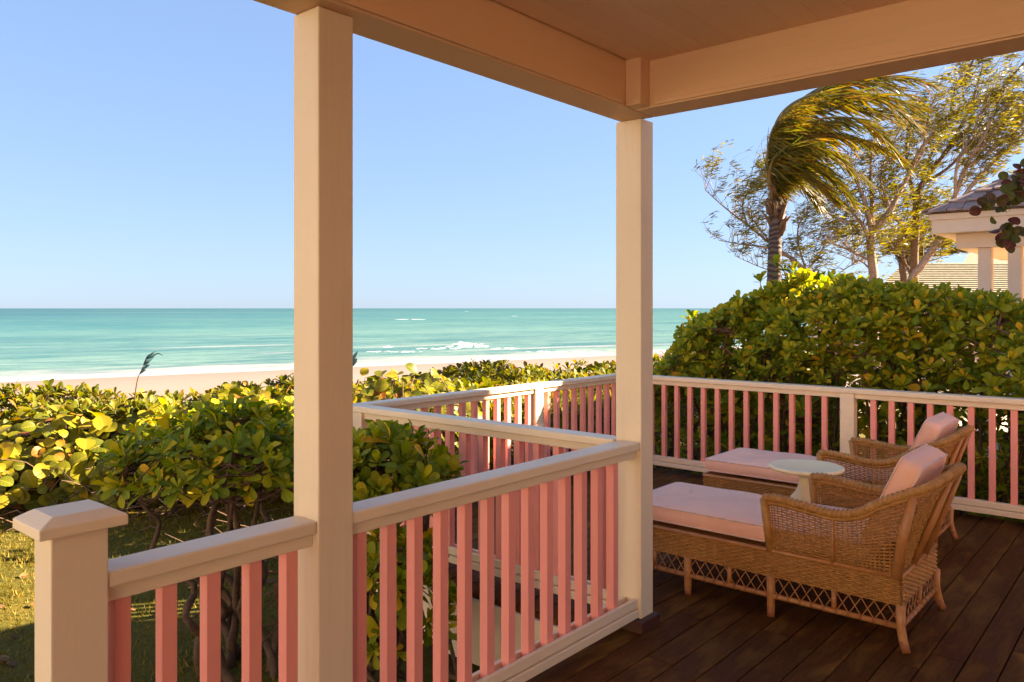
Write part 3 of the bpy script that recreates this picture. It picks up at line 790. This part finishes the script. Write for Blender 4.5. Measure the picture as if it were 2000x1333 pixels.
def grape_bush(label, base, ctr, rad, n, size=.19, mat=None, lo=-.25, nm=300):
    t = thing('sea_grape_bush', label, 'bush', base, 'sea grape bushes')
    ctr = np.array(ctr); rad = np.array(rad); P, Y_, U = [], [], []
    while len(P) < n:
        d = nrmz(RNG.normal(0, 1, 3))
        if d[2] < lo: continue
        k = 1-.42*RNG.random()**1.5+.09*math.sin(d[0]*6+1)+.09*math.sin(d[1]*7+d[2]*5)
        P.append(ctr+rad*d*k); U.append(d*np.array([1, 1, .9])+np.array([-.15, -.35, .55])+RNG.normal(0, .45, 3)); Y_.append(RNG.normal(0, 1, 3)+np.array([0, 0, .1]))
    P = np.array(P); R_, P_ = frames(P, np.array(Y_)-0.0, np.array(U), RNG.uniform(.65, 1.2, n)*size)
    # leaf blade should face U: rebuild with y perpendicular to U
    U = nrmz(np.array(U)); Yp = np.array(Y_); Yp = nrmz(Yp-U*(Yp*U).sum(1)[:, None]); R_, P_ = frames(P, Yp, U, np.clip(np.exp(RNG.normal(-.22, .30, n)), .4, 1.15)*size)
    foliage(t, 'grape', R_, P_, mat or M['grape'], nm)
    stems(t, base, P[RNG.permutation(n)[:min(n, 260)]], M['twig'], 9, .024, .5)
    return t
def gp(px, py, d): p = W(px, py, d); p.z = -.7; return p
grape_bush('yellow green sea grape bush by the lawn, directly behind the capped newel', gp(110, 1000, 9.6), W(110, 925, 9.6), (1.35, 1.25, .74), 1250, .175, lo=-.5)
grape_bush('sea grape bush with big yellow leaves between the newel and the dark naupaka', gp(290, 990, 9.9), W(290, 910, 9.9), (1.15, 1.15, .74), 1050, .175, lo=-.5)
grape_bush('golden sea grape bush rising behind the dark naupaka, next to the tall post', gp(480, 950, 9.6), W(480, 880, 9.6), (1.35, 1.2, .66), 1050, .16, lo=-.4)
grape_bush('sea grape bush cut off by the picture edge, beyond the lawn', gp(-130, 1020, 9.4), W(-130, 930, 9.4), (1.2, 1.1, .72), 700, .175, lo=-.5)
grape_bush('sea grape bush beyond the far terrace corner, next to the tall post', gp(770, 860, 8.6), W(770, 828, 8.6), (1.0, .9, .56), 520, .125)

# dune scrub: low naupaka that runs on as one mass to the edge of the beach
def scrub():
    C, A, S = [], [], []
    while len(C) < 5200:
        px = RNG.uniform(-420, 1640); d = RNG.uniform(6.5, 22)
        u = (px-1000)/F; x = d*(VX+u*VY); y = d*(VY-u*VX); s = x*SN[0]+y*SN[1]
        if s > 14.2+.6*math.sin(px*.013): continue
        if s < 9.6 and x < 4.6: continue
        if x < 7.3 and y < 4.9: continue
        if y < 5.0 and x < 10: continue
        if px < 640 and d < 9.5: continue
        edge = min(1, max(0, (14.6-s)/.9))
        top = .50+.10*math.sin(x*1.9)+.09*math.sin(y*2.3+x)+.10*math.sin(x*.7-y*.5)
        if y < 6.5: top -= .10
        top -= np.interp(px, [0, 300, 600, 750, 900, 1200], [.30, .16, .20, .30, .20, .06])
        z = -.7+(top+.7)*(edge**.5)-abs(RNG.normal(0, .16))
        C.append((x, y, z)); A.append((RNG.normal(0, .35), RNG.normal(0, .35)-.1, 1)); S.append(RNG.uniform(.12, .20))
    R_, P_ = rosettes(np.array(C), np.array(A), np.array(S), (8, 11))
    o = merged('dune_scrub', 'naupaka_low', R_, P_, M['scrub'])
    tag(o, 'low yellow green scrub covering the dune up to the beach', 'scrub', None, 'stuff')
    tw = MB()
    for c in C[::3]:
        p = Vector(c); tw.tube([p, p+Vector((random.uniform(-.25, .25), random.uniform(-.25, .25), -.5)), p+Vector((random.uniform(-.4, .4), random.uniform(-.4, .4), -1.0))], [.006, .012, .015], 4, False)
    tag(tw.build('scrub_twigs', M['twig'], o), kind='stuff')
scrub()

# tall hedge beyond the terrace railing
def hedge():
    t = thing('hedge', 'tall dense naupaka hedge with bare branches behind the long terrace railing', 'hedge', (8.1, 2, -.7))
    ky = [-3, 0, 1.0, 1.56, 2.19, 3.08, 3.42, 3.9, 4.15, 4.35, 4.7]; kz = [1.66, 1.62, 1.62, 1.73, 1.86, 1.88, 1.76, 1.52, 1.26, .95, .3]
    C, A, S = [], [], []
    while len(C) < 3700:
        y = RNG.uniform(-1.6, 4.55)-0; top = np.interp(y, ky, kz)+.04*math.sin(y*5.1)+.03*math.sin(y*11+1)
        w = RNG.random()
        if w < .36:      # upper face towards the terrace
            z = top-abs(RNG.normal(0, .38)); x = 7.5+RNG.normal(0, .10)+.16*math.sin(y*3.3+z*2.0)+max(0, (z-top+.25))*.8; ax = (-1, RNG.normal(0, .3), .8)
        elif w < .58:    # top
            x = RNG.uniform(7.6, 8.8); z = top-abs(RNG.normal(0, .10))-.10*((x-8.1)/.6)**2; ax = (RNG.normal(-.2, .4), RNG.normal(0, .4), 1.2)
        elif w < .88:    # sparse lower part and inside
            z = RNG.uniform(-.55, 1.2); x = RNG.uniform(7.35, 8.8); ax = (RNG.normal(-.5, .5), RNG.normal(0, .5), .7)
        else:            # far side
            z = RNG.uniform(-.3, 1.7); x = 8.75+RNG.normal(0, .1); ax = (1, RNG.normal(0, .3), .6)
        if z > top+.05: continue
        C.append((x, y, z)); A.append(ax); S.append(RNG.uniform(.085, .128))
    for _ in range(750):
        y = RNG.uniform(-1.6, 4.2); C.append((RNG.uniform(8.3, 9.3), y, RNG.uniform(-.65, min(1.3, np.interp(y, ky, kz)-.3)))); A.append((RNG.normal(-.5, .6), RNG.normal(0, .6), .7)); S.append(RNG.uniform(.12, .17))
    for yy, zz in ((3.05, 2.0), (3.12, 2.06), (3.3, 1.9), (2.95, 1.98), (4.2, 1.3), (4.05, 1.5)):
        C.append((7.75, yy, zz)); A.append((-.2, 0, 1)); S.append(.14)
    C = np.array(C); R_, P_ = rosettes(C, np.array(A), np.array(S))
    foliage(t, 'naupaka', R_, P_, M['naupaka'])
    L0 = Vector(t.location)
    roots = [(8.0+random.uniform(-.3, .3), y) for y in np.arange(-1.4, 4.4, .55)]
    arr = []
    for rx, ry in roots:
        for k in range(5):
            e = Vector((random.uniform(7.5, 8.6), ry+random.uniform(-.55, .55), 0)); e.z = np.interp(e.y, ky, kz)-random.uniform(.1, .5)
            b0 = Vector((rx+random.uniform(-.1, .1), ry+random.uniform(-.15, .15), -.75)); pts = []
            for q in range(7):
                f = q/6; p = b0.lerp(e, f); pts.append(p+Vector((random.uniform(-1, 1), random.uniform(-1, 1), 0))*.10*math.sin(PI*f))
            pts = smooth_path(pts, 2); MB().tube([p-L0 for p in pts], [.024*(1-.7*i/(len(pts)-1)) for i in range(len(pts))], 6).build('branch', M['stem'], t, True)
            arr += [tuple(p) for p in pts[3:]]
    arr = np.array(arr); tw = MB()
    for e in C:
        d = np.linalg.norm(arr-e, axis=1); a = Vector(arr[int(np.argmin(d))]); e_ = Vector(e)
        m_ = a.lerp(e_, .5)+Vector((random.uniform(-.05, .05), random.uniform(-.05, .05), random.uniform(-.05, .02)))
        tw.tube([a-L0, m_-L0, e_-L0], [.007, .005, .004], 4, False)
    tag(tw.build('twigs', M['twig'], t, True), kind='stuff')
hedge()

# sea grape tree out of frame by the terrace, one leafy branch hangs into view
t = thing('sea_grape_tree', 'sea grape branch with dark red round leaves hanging in front of the pavilion', 'tree', (8.3, .05, -.7))
L0 = Vector(t.location)
trk = smooth_path([(8.3, .05, -.75), (8.25, .1, .4), (8.35, .0, 1.4), (8.3, .15, 2.2), (8.1, .4, 2.75)], 4)
MB().tube([p-L0 for p in trk], [.09-.055*i/(len(trk)-1) for i in range(len(trk))], 9).build('trunk', M['bark'], t, True)
P, Yd, U, S = [], [], [], []
for path in ([(8.1, .4, 2.75), W(2040, 380, 7.4), W(1990, 375, 7.3), W(1955, 392, 7.2), W(1925, 400, 7.2)], [(8.3, .15, 2.3), W(2060, 440, 7.5), W(2010, 445, 7.4), W(1975, 452, 7.3), W(1955, 468, 7.3)], [(8.1, .4, 2.75), W(2060, 350, 7.4), W(2005, 345, 7.3), W(1980, 350, 7.3)]):
    pp = smooth_path(path, 5); MB().tube([p-L0 for p in pp], [.022-.016*i/(len(pp)-1) for i in range(len(pp))], 6).build('branch', M['stem'], t, True)
    for i, p in enumerate(pp[4:]):
        for _ in range(3):
            q = np.array(p)+RNG.normal(0, .045, 3); P.append(q); Yd.append(RNG.normal(0, .8, 3)+np.array([-.2, .2, -.35])); U.append(np.array([-.8, -.3, .3])+RNG.normal(0, .6, 3)); S.append(RNG.uniform(.06, .105))
U = nrmz(np.array(U)); Yp = np.array(Yd); Yp = nrmz(Yp-U*(Yp*U).sum(1)[:, None])
R_, P_ = frames(np.array(P), Yp, U, np.array(S)); foliage(t, 'grape', R_, P_, M['grape_red'])

# two stalks standing above the scrub
def stalk(name, label, pts, blades, m):
    base = pts[0]; t = thing(name, label, 'plant', base)
    sp = smooth_path(pts, 5); MB().tube([p-base for p in sp], [.010-.007*i/(len(sp)-1) for i in range(len(sp))], 5).build('stem', M['stem'], t, True)
    for a, b, c, w in blades:
        q = smooth_path([a, b, c], 4); k = len(q); bl = MB()
        for i, p in enumerate(q):
            tg = (q[min(i+1, k-1)]-q[max(i-1, 0)]).normalized(); sd_ = tg.cross(Vector((VX, VY, 0))).normalized()
            ww = w*math.sin(PI*min(.97, .12+.86*i/(k-1)))
            mid = Vector((VX, VY, 0))*.25*ww
            bl.v += [tuple(p-base+sd_*ww), tuple(p-base+mid), tuple(p-base-sd_*ww)]
            if i: n0 = 3*i; bl.f += [(n0-3, n0-2, n0+1, n0), (n0-2, n0-1, n0+2, n0+1)]
        bl.build('blade', m, t, True)
    return t
D = 10.5
stalk('reed', 'single dark blue reed stalk leaning over the scrub against the sea', [W(262, 790, D), W(268, 745, D), W(277, 722, D), W(288, 700, D)],
      [(W(284, 708, D), W(293, 697, D+.1), W(306, 692, D), .035), (W(281, 714, D), W(288, 706, D), W(304, 694, D+.1), .03), (W(287, 702, D), W(298, 690, D), W(316, 682, D+.1), .010), (W(276, 724, D), W(286, 716, D), W(293, 713, D), .018), (W(273, 731, D), W(280, 725, D), W(286, 722, D), .014), (W(300, 693, D), W(310, 691, D), W(319, 696, D), .008)], M['reed'])
D = 6.4
stalk('sprig', 'leaf tip peeking out beside the tall post against the surf', [W(680, 800, D), W(684, 750, D), W(687, 700, D)],
      [(W(687, 708, D), W(692, 697, D), W(699, 686, D), .014), (W(687, 712, D), W(693, 706, D), W(697, 700, D), .018), (W(686, 716, D), W(690, 712, D), W(695, 708, D), .012), (W(686, 724, D), W(680, 716, D), W(676, 706, D), .016)], M['reed'])

# ------------------------------------------------------------------ trees behind
WIND = Vector((VY, -VX, 0))                       # towards the right of the picture
def limb_tree(name, label, D, limbs, m, ntw, nleaf, r0, seed, lsize=.16, jit=.8, group='wispy trees', updir=.5):
    random.seed(seed); base = W(*limbs[0][0], D); base.z = -.8
    t = thing(name, label, 'tree', base, group); P, Yd, S = [], [], []; first = True; tips = []; trunk = MB(); lo = Vector(base)
    tr = MB(); br = MB()
    dd = {}
    for li, (pts, ra, rb) in enumerate([(l[:-2], l[-2], l[-1]) for l in limbs]):
        q = []
        for k, pp in enumerate(pts):
            key = tuple(pp)
            if key not in dd: dd[key] = D+(0 if li == 0 else random.uniform(-jit, jit)*(k/len(pts)))
            q.append(W(pp[0], pp[1], dd[key]))
        if li == 0: q = [Vector((q[0].x, q[0].y, -.85))]+q
        sp = smooth_path(q, 5); k = len(sp); rad = [(ra+(rb-ra)*i/(k-1))*.8 for i in range(k)]
        MB().tube([p-lo for p in sp], rad, 8).build('trunk' if li == 0 else 'branch', m, t, True)
        st = k//4 if li else k//2
        for i in range(st, k): tips.append((sp[i], (sp[i]-sp[i-1]).normalized(), i/k))
    tw = MB()
    for q in range(ntw):
        p, tg, f = random.choice(tips); L_ = random.uniform(.35, 1.25)
        d = (tg*.6+WIND*random.uniform(.1, .8)+Vector((random.uniform(-1, 1), random.uniform(-1, 1), random.uniform(-.35, 1)))*.7+Vector((0, 0, updir))).normalized()
        e = p+d*L_; m1 = p.lerp(e, .5)+Vector((random.uniform(-.1, .1), random.uniform(-.1, .1), random.uniform(-.1, .06)))
        e2 = e+(WIND*.8+d*.6).normalized()*L_*.35
        path = smooth_path([p, m1, e, e2], 3); tw.tube([x-lo for x in path], [.0085-.0062*i/(len(path)-1) for i in range(len(path))], 3, False)
        cl = random.sample(path[len(path)//3:], 3)
        for _ in range(int(nleaf*1.3)):
            x = random.choice(cl); P.append(np.array(x)+RNG.normal(0, .06, 3)*np.array([1, 1, .7])+np.array(WIND)*random.uniform(0, .1)); Yd.append(np.array(WIND)*1.1+np.array(d)*.4+RNG.normal(0, .42, 3)+np.array([0, 0, -.1])); S.append(random.uniform(.6, 1.3)*lsize)
    tag(tw.build('twigs', m, t), kind='stuff')
    n_ = len(P); R_, P_ = frames(np.array(P), np.array(Yd), RNG.normal(0, 1, (n_, 3)), np.array(S), 1.5)
    tag(merged('crown', 'sliver', R_, P_-np.array(lo), M['wispy'], t), kind='stuff')
    return t
limb_tree('wispy_tree', 'pale trunked wispy tree right of the palm', 20, [
    [(1706, 560), (1704, 520), (1700, 480), (1703, 455), .16, .12],
    [(1703, 455), (1690, 400), (1670, 345), (1655, 300), .09, .02], [(1703, 455), (1703, 400), (1700, 340), (1704, 280), .08, .02],
    [(1703, 455), (1740, 410), (1775, 340), (1800, 290), (1850, 230), .11, .03], [(1700, 485), (1685, 440), (1650, 400), (1620, 370), .07, .02],
    [(1680, 432), (1640, 430), (1590, 395), (1560, 360), .05, .012], [(1700, 510), (1660, 490), (1625, 475), (1580, 465), .045, .012],
    [(1775, 340), (1800, 300), (1812, 230), (1830, 180), .05, .015], [(1740, 410), (1720, 350), (1735, 300), (1760, 250), .04, .012],
    [(1703, 530), (1680, 510), (1660, 520), (1630, 540), .03, .01]], M['bark'], 330, 15, .16, 3)
limb_tree('wispy_tree', 'dark trunked tree fanning out its limbs beside the pavilion roof', 22, [
    [(1786, 560), (1786, 500), (1789, 440), (1790, 400), .15, .12],
    [(1790, 400), (1800, 360), (1845, 300), (1890, 220), (1920, 130), .11, .03], [(1790, 400), (1775, 340), (1770, 280), (1780, 220), .08, .02],
    [(1845, 300), (1900, 240), (1960, 170), (2010, 110), .08, .02], [(1800, 360), (1850, 330), (1900, 280), (1970, 230), .07, .02],
    [(1787, 480), (1760, 440), (1735, 415), (1715, 370), .07, .02], [(1800, 360), (1815, 310), (1850, 240), (1870, 150), .06, .02],
    [(1890, 220), (1880, 170), (1900, 120), (1910, 90), .04, .01], [(1900, 280), (1940, 250), (2000, 240), (2060, 200), .04, .012], [(1780, 540), (1760, 500), (1745, 490), .05, .02]], M['bark_dark'], 470, 15, .15, 5)
limb_tree('wispy_tree', 'leaning tree whose limbs fan out over the pavilion roof', 19, [
    [(1775, 575), (1800, 520), (1820, 490), (1845, 450), .13, .10],
    [(1845, 450), (1865, 385), (1885, 330), (1930, 250), (1960, 180), .09, .02], [(1845, 450), (1900, 360), (1960, 300), (2030, 230), .08, .02],
    [(1865, 385), (1870, 320), (1900, 260), (1925, 190), .05, .015], [(1885, 330), (1930, 300), (1990, 250), (2040, 180), .05, .015]], M['bark'], 260, 15, .13, 9)
limb_tree('wispy_tree', 'low spreading wispy tree reaching out left behind the palm trunk', 21, [
    [(1640, 575), (1615, 550), (1575, 530), (1545, 505), .11, .08],
    [(1545, 505), (1510, 480), (1460, 440), (1415, 405), (1378, 372), .06, .012], [(1545, 505), (1500, 485), (1450, 478), (1405, 470), .045, .012],
    [(1460, 440), (1450, 400), (1470, 365), (1490, 345), .035, .010], [(1575, 530), (1600, 500), (1615, 470), (1640, 440), .04, .012],
    [(1510, 480), (1470, 430), (1440, 395), .03, .01], [(1575, 530), (1560, 480), (1560, 440), (1580, 410), .04, .01], [(1615, 550), (1540, 540), (1480, 520), (1435, 500), .03, .008]], M['bark'], 170, 20, .10, 12, .15)
limb_tree('dense_tree', 'dense dark green tree low behind the far cottage roof', 26, [
    [(1765, 560), (1762, 530), (1760, 510), .14, .11], [(1760, 510), (1740, 490), (1725, 500), .06, .02], [(1760, 510), (1790, 490), (1830, 480), .06, .02], [(1760, 510), (1765, 480), (1800, 460), .05, .02],
    [(1790, 490), (1840, 500), (1880, 480), .05, .02], [(1830, 480), (1865, 460), (1890, 465), .04, .02]], M['bark_dark'], 260, 20, .1, 15, .2, group='trees behind the hedge')
random.seed(21)
# coconut palm
def palm():
    D = 16.0; base = W(1513, 600, D); base.z = -.8; t = thing('coconut_palm', 'coconut palm with its fronds blown sideways by the wind', 'palm', base); lo = Vector(base)
    tp = [Vector((base.x, base.y, -.85)), W(1512, 590, D), W(1512, 540, D), W(1513, 500, D), W(1514, 455, D), W(1518, 390, D)]
    sp = smooth_path(tp, 8); k = len(sp); MB().tube([p-lo for p in sp], [.155-.035*i/(k-1)+.005*math.sin(i*2.4) for i in range(k)], 14).build('trunk', M['palmtrunk'], t, True)
    # fibrous sheaths and old stubs under the crown
    for i in range(26):
        f = random.random(); c = W(1516, 462-80*f, D); a = random.uniform(0, 2*PI); o = Vector((math.cos(a), math.sin(a), 0))
        p0 = c+o*.09; p1 = c+o*.165+Vector((0, 0, .13)); p2 = c+o*random.uniform(.22, .32)+Vector((0, 0, random.uniform(.16, .34)))
        MB().tube([p0-lo, p1-lo, p2-lo], [.055, .045, .012], 5).build('frond_stub', random.choice([M['bark_dark'], M['twig'], M['sock']]), t, True)
    fr = [[(1530, 262), (1612, 172), (1740, 150), (1830, 165)], [(1524, 262), (1600, 195), (1710, 185), (1815, 215)], [(1526, 240), (1605, 182), (1720, 196), (1800, 250)],
          [(1524, 285), (1592, 236), (1690, 238), (1768, 318)], [(1522, 300), (1572, 262), (1650, 262), (1735, 292)], [(1520, 318), (1562, 285), (1628, 300), (1700, 360)],
          [(1522, 330), (1562, 308), (1615, 335), (1668, 392)], [(1520, 342), (1548, 326), (1592, 350), (1632, 392)], [(1510, 325), (1512, 262), (1545, 212), (1610, 178)],
          [(1508, 338), (1505, 285), (1520, 240), (1568, 205)], [(1528, 250), (1610, 205), (1700, 215), (1770, 235)], [(1514, 330), (1522, 285), (1560, 250), (1640, 235)],
          [(1516, 338), (1530, 305), (1570, 285), (1650, 300)], [(1520, 345), (1540, 335), (1575, 365), (1600, 405)], [(1526, 258), (1598, 176), (1700, 160), (1790, 190)], [(1512, 345), (1516, 310), (1545, 285), (1600, 270)]]
    for fi, pts in enumerate(fr):
        off = random.uniform(-1.1, 1.1)
        q = [W(1514+random.uniform(-8, 8), 388, D)]+[W(px-(9 if i == 0 else 4), py, D+off*(i+1)/len(pts)) for i, (px, py) in enumerate(pts)]
        rp = smooth_path(q, 12); k = len(rp)
        f_ = MB().tube([p-lo for p in rp], [.052*(1-i/(k-1))**1.6+.006 for i in range(k)], 6).build('frond', M['petiole'], t, True)
        P, Yd, U, S = [], [], [], []
        for i in range(int(k*.10), k):
            tg = (rp[min(i+1, k-1)]-rp[i-1]).normalized(); sd_ = tg.cross(Vector((0, 0, 1))).normalized(); f = i/k
            for s in (-1, 1):
                for r in range(3):
                    p = rp[i-1].lerp(rp[i], (r+random.random()*.9)/3)
                    d = WIND*random.uniform(.45, .9)+tg*.6+sd_*s*random.uniform(.1, .7)+Vector((0, 0, random.uniform(-.75, .12)-(.25 if pts[0][1] > 280 else 0)))
                    P.append(p-lo); Yd.append(d); U.append(sd_*s+Vector((random.uniform(-.6, .6), random.uniform(-.6, .6), random.uniform(-.2, 1)))); S.append(random.uniform(.42, .68)*(.55+.65*math.sin(PI*min(1, f*.9+.08))))
        R_, P_ = frames(np.array([tuple(p) for p in P]), np.array([tuple(p) for p in Yd]), np.array([tuple(p) for p in U]), np.array(S), .40)
        tag(merged('leaflets', 'sliver', R_, P_, M['palm'], f_), kind='stuff')
palm()

# ------------------------------------------------------------------ neighbouring pavilion and far cottage roof
def pavilion():
    X0, Y1, Z0 = 13.0, 2.99, 3.05; SZ = 4.6; SL = .60
    t = thing('pavilion', 'cream pavilion with a shingled hip roof and square columns beyond the hedge', 'pavilion', (X0+SZ/2, Y1-SZ/2, -.7)); lo = Vector(t.location)
    def bx(nm, x0, x1, y0, y1, z0, z1, m=M['walltrim'], bv=.006): return MB().box(x0-lo.x, x1-lo.x, y0-lo.y, y1-lo.y, z0-lo.z, z1-lo.z, bv).build(nm, m, t)
    c = SZ/2; ap = Z0+c*SL
    r = MB(); r.add([tuple(Vector(p)-lo) for p in ((X0, Y1, Z0), (X0+SZ, Y1, Z0), (X0+SZ, Y1-SZ, Z0), (X0, Y1-SZ, Z0), (X0+c, Y1-c, ap))], [(0, 1, 2, 3), (0, 4, 1), (1, 4, 2), (2, 4, 3), (3, 4, 0)])
    rf = r.build('roof', M['shingle'], t)
    # shingles on the two near faces
    me = {}
    for face in (0, 1):
        nrow = 9
        for rw in range(nrow):
            k0 = c*rw/nrow; k1 = c*(rw+1.35)/nrow; y = k0+random.uniform(0, .1)
            while y < SZ-k0-.02:
                w = random.uniform(.20, .34); w = min(w, SZ-k0-y); a = k0-.03
                yy = y+w-.012
                zb = lambda k: Z0+k*SL
                lift = .050+random.uniform(0, .022); e = random.uniform(-.025, .02)
                inn = min(k1, c); y_t0 = min(max(y, inn), SZ-inn); y_t1 = min(max(yy, inn), SZ-inn)
                vs_ = []
                for kk, ya, yb_, h in ((a+e, y, yy, lift), (inn, y_t0, y_t1, .012)):
                    for q in (ya, yb_):
                        for dz in (0, .026): vs_.append((kk, q, zb(kk)+h-dz))
                if face == 0: pts = [Vector((X0+k_, Y1-q, z_))-lo for k_, q, z_ in vs_]
                else: pts = [Vector((X0+q, Y1-k_, z_))-lo for k_, q, z_ in vs_]
                b = MB(); b.add([tuple(p) for p in pts], [(0, 2, 6, 4), (1, 5, 7, 3), (0, 1, 3, 2), (0, 4, 5, 1), (2, 3, 7, 6)])
                b.build('shingle', M['shingle'], rf); y += w
    bx('fascia', X0+.09, X0+SZ-.09, Y1-SZ+.09, Y1-.09, Z0-.30, Z0-.005)
    bx('fascia', X0+.06, X0+SZ-.06, Y1-SZ+.06, Y1-.06, Z0-.10, Z0-.012)
    bx('entablature', X0+.36, X0+SZ-.36, Y1-SZ+.36, Y1-.36, Z0-.52, Z0-.301)
    for x in (X0+.42, X0+SZ-.64):
        for y in (Y1-.64-.0, Y1-1.02, Y1-SZ+1.02, Y1-SZ+.62): bx('column', x, x+.20, y-.17, y, -.7, Z0-.521)
    for y in (Y1-1.36-.35, ): bx('column', X0+.42, X0+.62, y-.22, y, -.7, Z0-.521)
    bx('floor_slab', X0+.2, X0+SZ-.2, Y1-SZ+.2, Y1-.2, -.72, -.2)
pavilion()
def far_cottage():
    D = 27.0; t = thing('far_cottage', 'distant cottage with a pale shingled roof and red gable behind the pavilion', 'building', (W(1950, 560, D+3).x, W(1950, 560, D+3).y, -.7)); lo = Vector(t.location)
    a, b = W(1700, 566, D), W(2120, 566, D); up = Vector((0, 0, 1)); back = Vector((VX, VY, 0))
    e0 = Vector((a.x, a.y, 2.0)); e1 = Vector((b.x, b.y, 2.0)); n_ = 18; r = Vector(((e1-e0).x, (e1-e0).y, 0)); Ln = r.length; r.normalize()
    H_ = 1.35
    for i in range(n_):
        f = i/n_; f2 = (i+1.15)/n_; sh = 2.75*f; sh2 = 2.75*f2
        p = [e0+r*sh+back*3.2*f+up*(H_*f+.05), e1+back*3.2*f+up*(H_*f+.05), e1+back*3.2*f2+up*(H_*f2+.012), e0+r*sh2+back*3.2*f2+up*(H_*f2+.012)]
        p2 = [q-up*.035 for q in p]
        m = MB(); m.add([tuple(q-lo) for q in p+p2], [(0, 1, 2, 3), (7, 6, 5, 4), (0, 4, 5, 1), (1, 5, 6, 2), (3, 2, 6, 7), (0, 3, 7, 4)]); m.build('shingle_course', M['shingle_far'], t)
    q0 = e0+back*.3+r*.4; q1 = e1+back*.3
    m = MB(); pp = [q0-up*2.8, q1-up*2.8, q1+up*.05, q0+up*.05]; pp += [q+back*6 for q in pp]
    m.add([tuple(q-lo) for q in pp], [(0, 1, 2, 3), (5, 4, 7, 6), (4, 0, 3, 7), (1, 5, 6, 2), (3, 2, 6, 7)]); m.build('wall', M['coral'], t)
    g0, g1 = W(1880, 520, D+5), W(2100, 520, D+5); g0.z = g1.z = 3.35; g2 = (g0+g1)/2+back*2.5; g2.z = 4.4
    rr = (g1-g0).normalized()
    m = MB(); pts = [g0, g1, g1+back*3+up*1.3, g0+back*3+rr*2.2+up*1.3]; pts += [q-up*.08 for q in pts]
    m.add([tuple(q-lo) for q in pts], [(0, 1, 2, 3), (7, 6, 5, 4), (0, 4, 5, 1), (1, 5, 6, 2), (2, 6, 7, 3), (3, 7, 4, 0)]); m.build('upper_roof', M['redroof'], t)
    m = MB(); pp = [g0-up*1.6+rr*.3+back*.3, g1-up*1.6+back*.3, g1-up*.02+back*.3, g0-up*.02+rr*.3+back*.3]; pp += [q+back*3 for q in pp]
    m.add([tuple(q-lo) for q in pp], [(0, 1, 2, 3), (5, 4, 7, 6), (4, 0, 3, 7), (1, 5, 6, 2)]); m.build('gable_wall', M['walltrim'], t)
far_cottage()

# ------------------------------------------------------------------ lawn, litter
def lawn():
    n_ = 90000; P = np.zeros((n_, 3)); i = 0
    P[:, 0] = RNG.uniform(-1.5, 5.6, n_); P[:, 1] = RNG.uniform(2.3, 10.2, n_); s = P[:, 0]*SN[0]+P[:, 1]*SN[1]
    ok = (s < 11)
    ok &= ~((P[:, 0] > 3.2) & (P[:, 1] < 4.7)); P = P[ok]; n_ = len(P)
    P[:, 2] = [ter(x, y)-.005 for x, y in P[:, :2]]
    Yd = np.stack([RNG.normal(0, .5, n_), RNG.normal(0, .5, n_), np.full(n_, 1.0)], 1)
    R_, P_ = frames(P, Yd, RNG.normal(0, 1, (n_, 3)), RNG.uniform(.018, .05, n_)*(1+.3*(np.sin(P[:, 0]*5.3)*np.sin(P[:, 1]*4.1) > .5)), .26)
    tag(merged('lawn_grass', 'blade', R_, P_, M['grassblade']), 'short dry yellow green lawn grass beside the porch', 'grass', None, 'stuff')
M['grassblade'] = leafmat('grass_blade', [(0, (0.0702, 0.0672, 0.0067)), (.5, (0.1248, 0.0974, 0.0092)), (.8, (0.2028, 0.1344, 0.0168)), (1, (0.2808, 0.1814, 0.0378))], (0.1560, 0.1344, 0.0210), 0, .25, .6)
lawn()
def litter():
    b = MB()
    for i in range(220):
        px = random.uniform(-60, 560); d = random.uniform(8.0, 10.2) if px < 420 else random.uniform(5.0, 9)
        p = W(px, 1000, d); p.z = -.68+random.random()**2*.5
        if p.y < 2.4: continue
        a = random.uniform(0, 2*PI); L_ = random.uniform(.2, .7); v = Vector((math.cos(a), math.sin(a), random.uniform(-.2, .7)))*L_
        b.tube([p, p+v*.5+Vector((0, 0, random.uniform(0, .1))), p+v], [.008, .006, .003], 4, False)
    tag(b.build('dry_twigs', M['stem'], None, True), 'tangle of dry twigs under the bushes', 'twigs', None, 'stuff')
litter()
M['deadleaf'] = leafmat('dead_leaf', [(0, (.10, .05, .02)), (.5, (.17, .09, .03)), (1, (.24, .14, .05))], (.2, .12, .05), .4, .1, .7, 5.0)
def fallen():
    n_ = 60; P = []
    while len(P) < n_:
        px = RNG.uniform(-60, 620); d = RNG.uniform(5.2, 9.2); p = W(px, 1000, d)
        if p.y < 2.5 or (p.x > 3.1 and p.y < 4.8): continue
        P.append((p.x, p.y, ter(p.x, p.y)+.03))
    P = np.array(P); R_, P_ = frames(P, np.stack([RNG.normal(0, 1, n_), RNG.normal(0, 1, n_), RNG.normal(0, .2, n_)], 1), np.stack([RNG.normal(0, .25, n_), RNG.normal(0, .25, n_), np.ones(n_)], 1), RNG.uniform(.04, .085, n_))
    tag(merged('fallen_leaves', 'grape_low', R_, P_, M['deadleaf']), 'dry brown fallen leaves on the lawn under the bushes', 'leaves', None, 'stuff')
fallen()
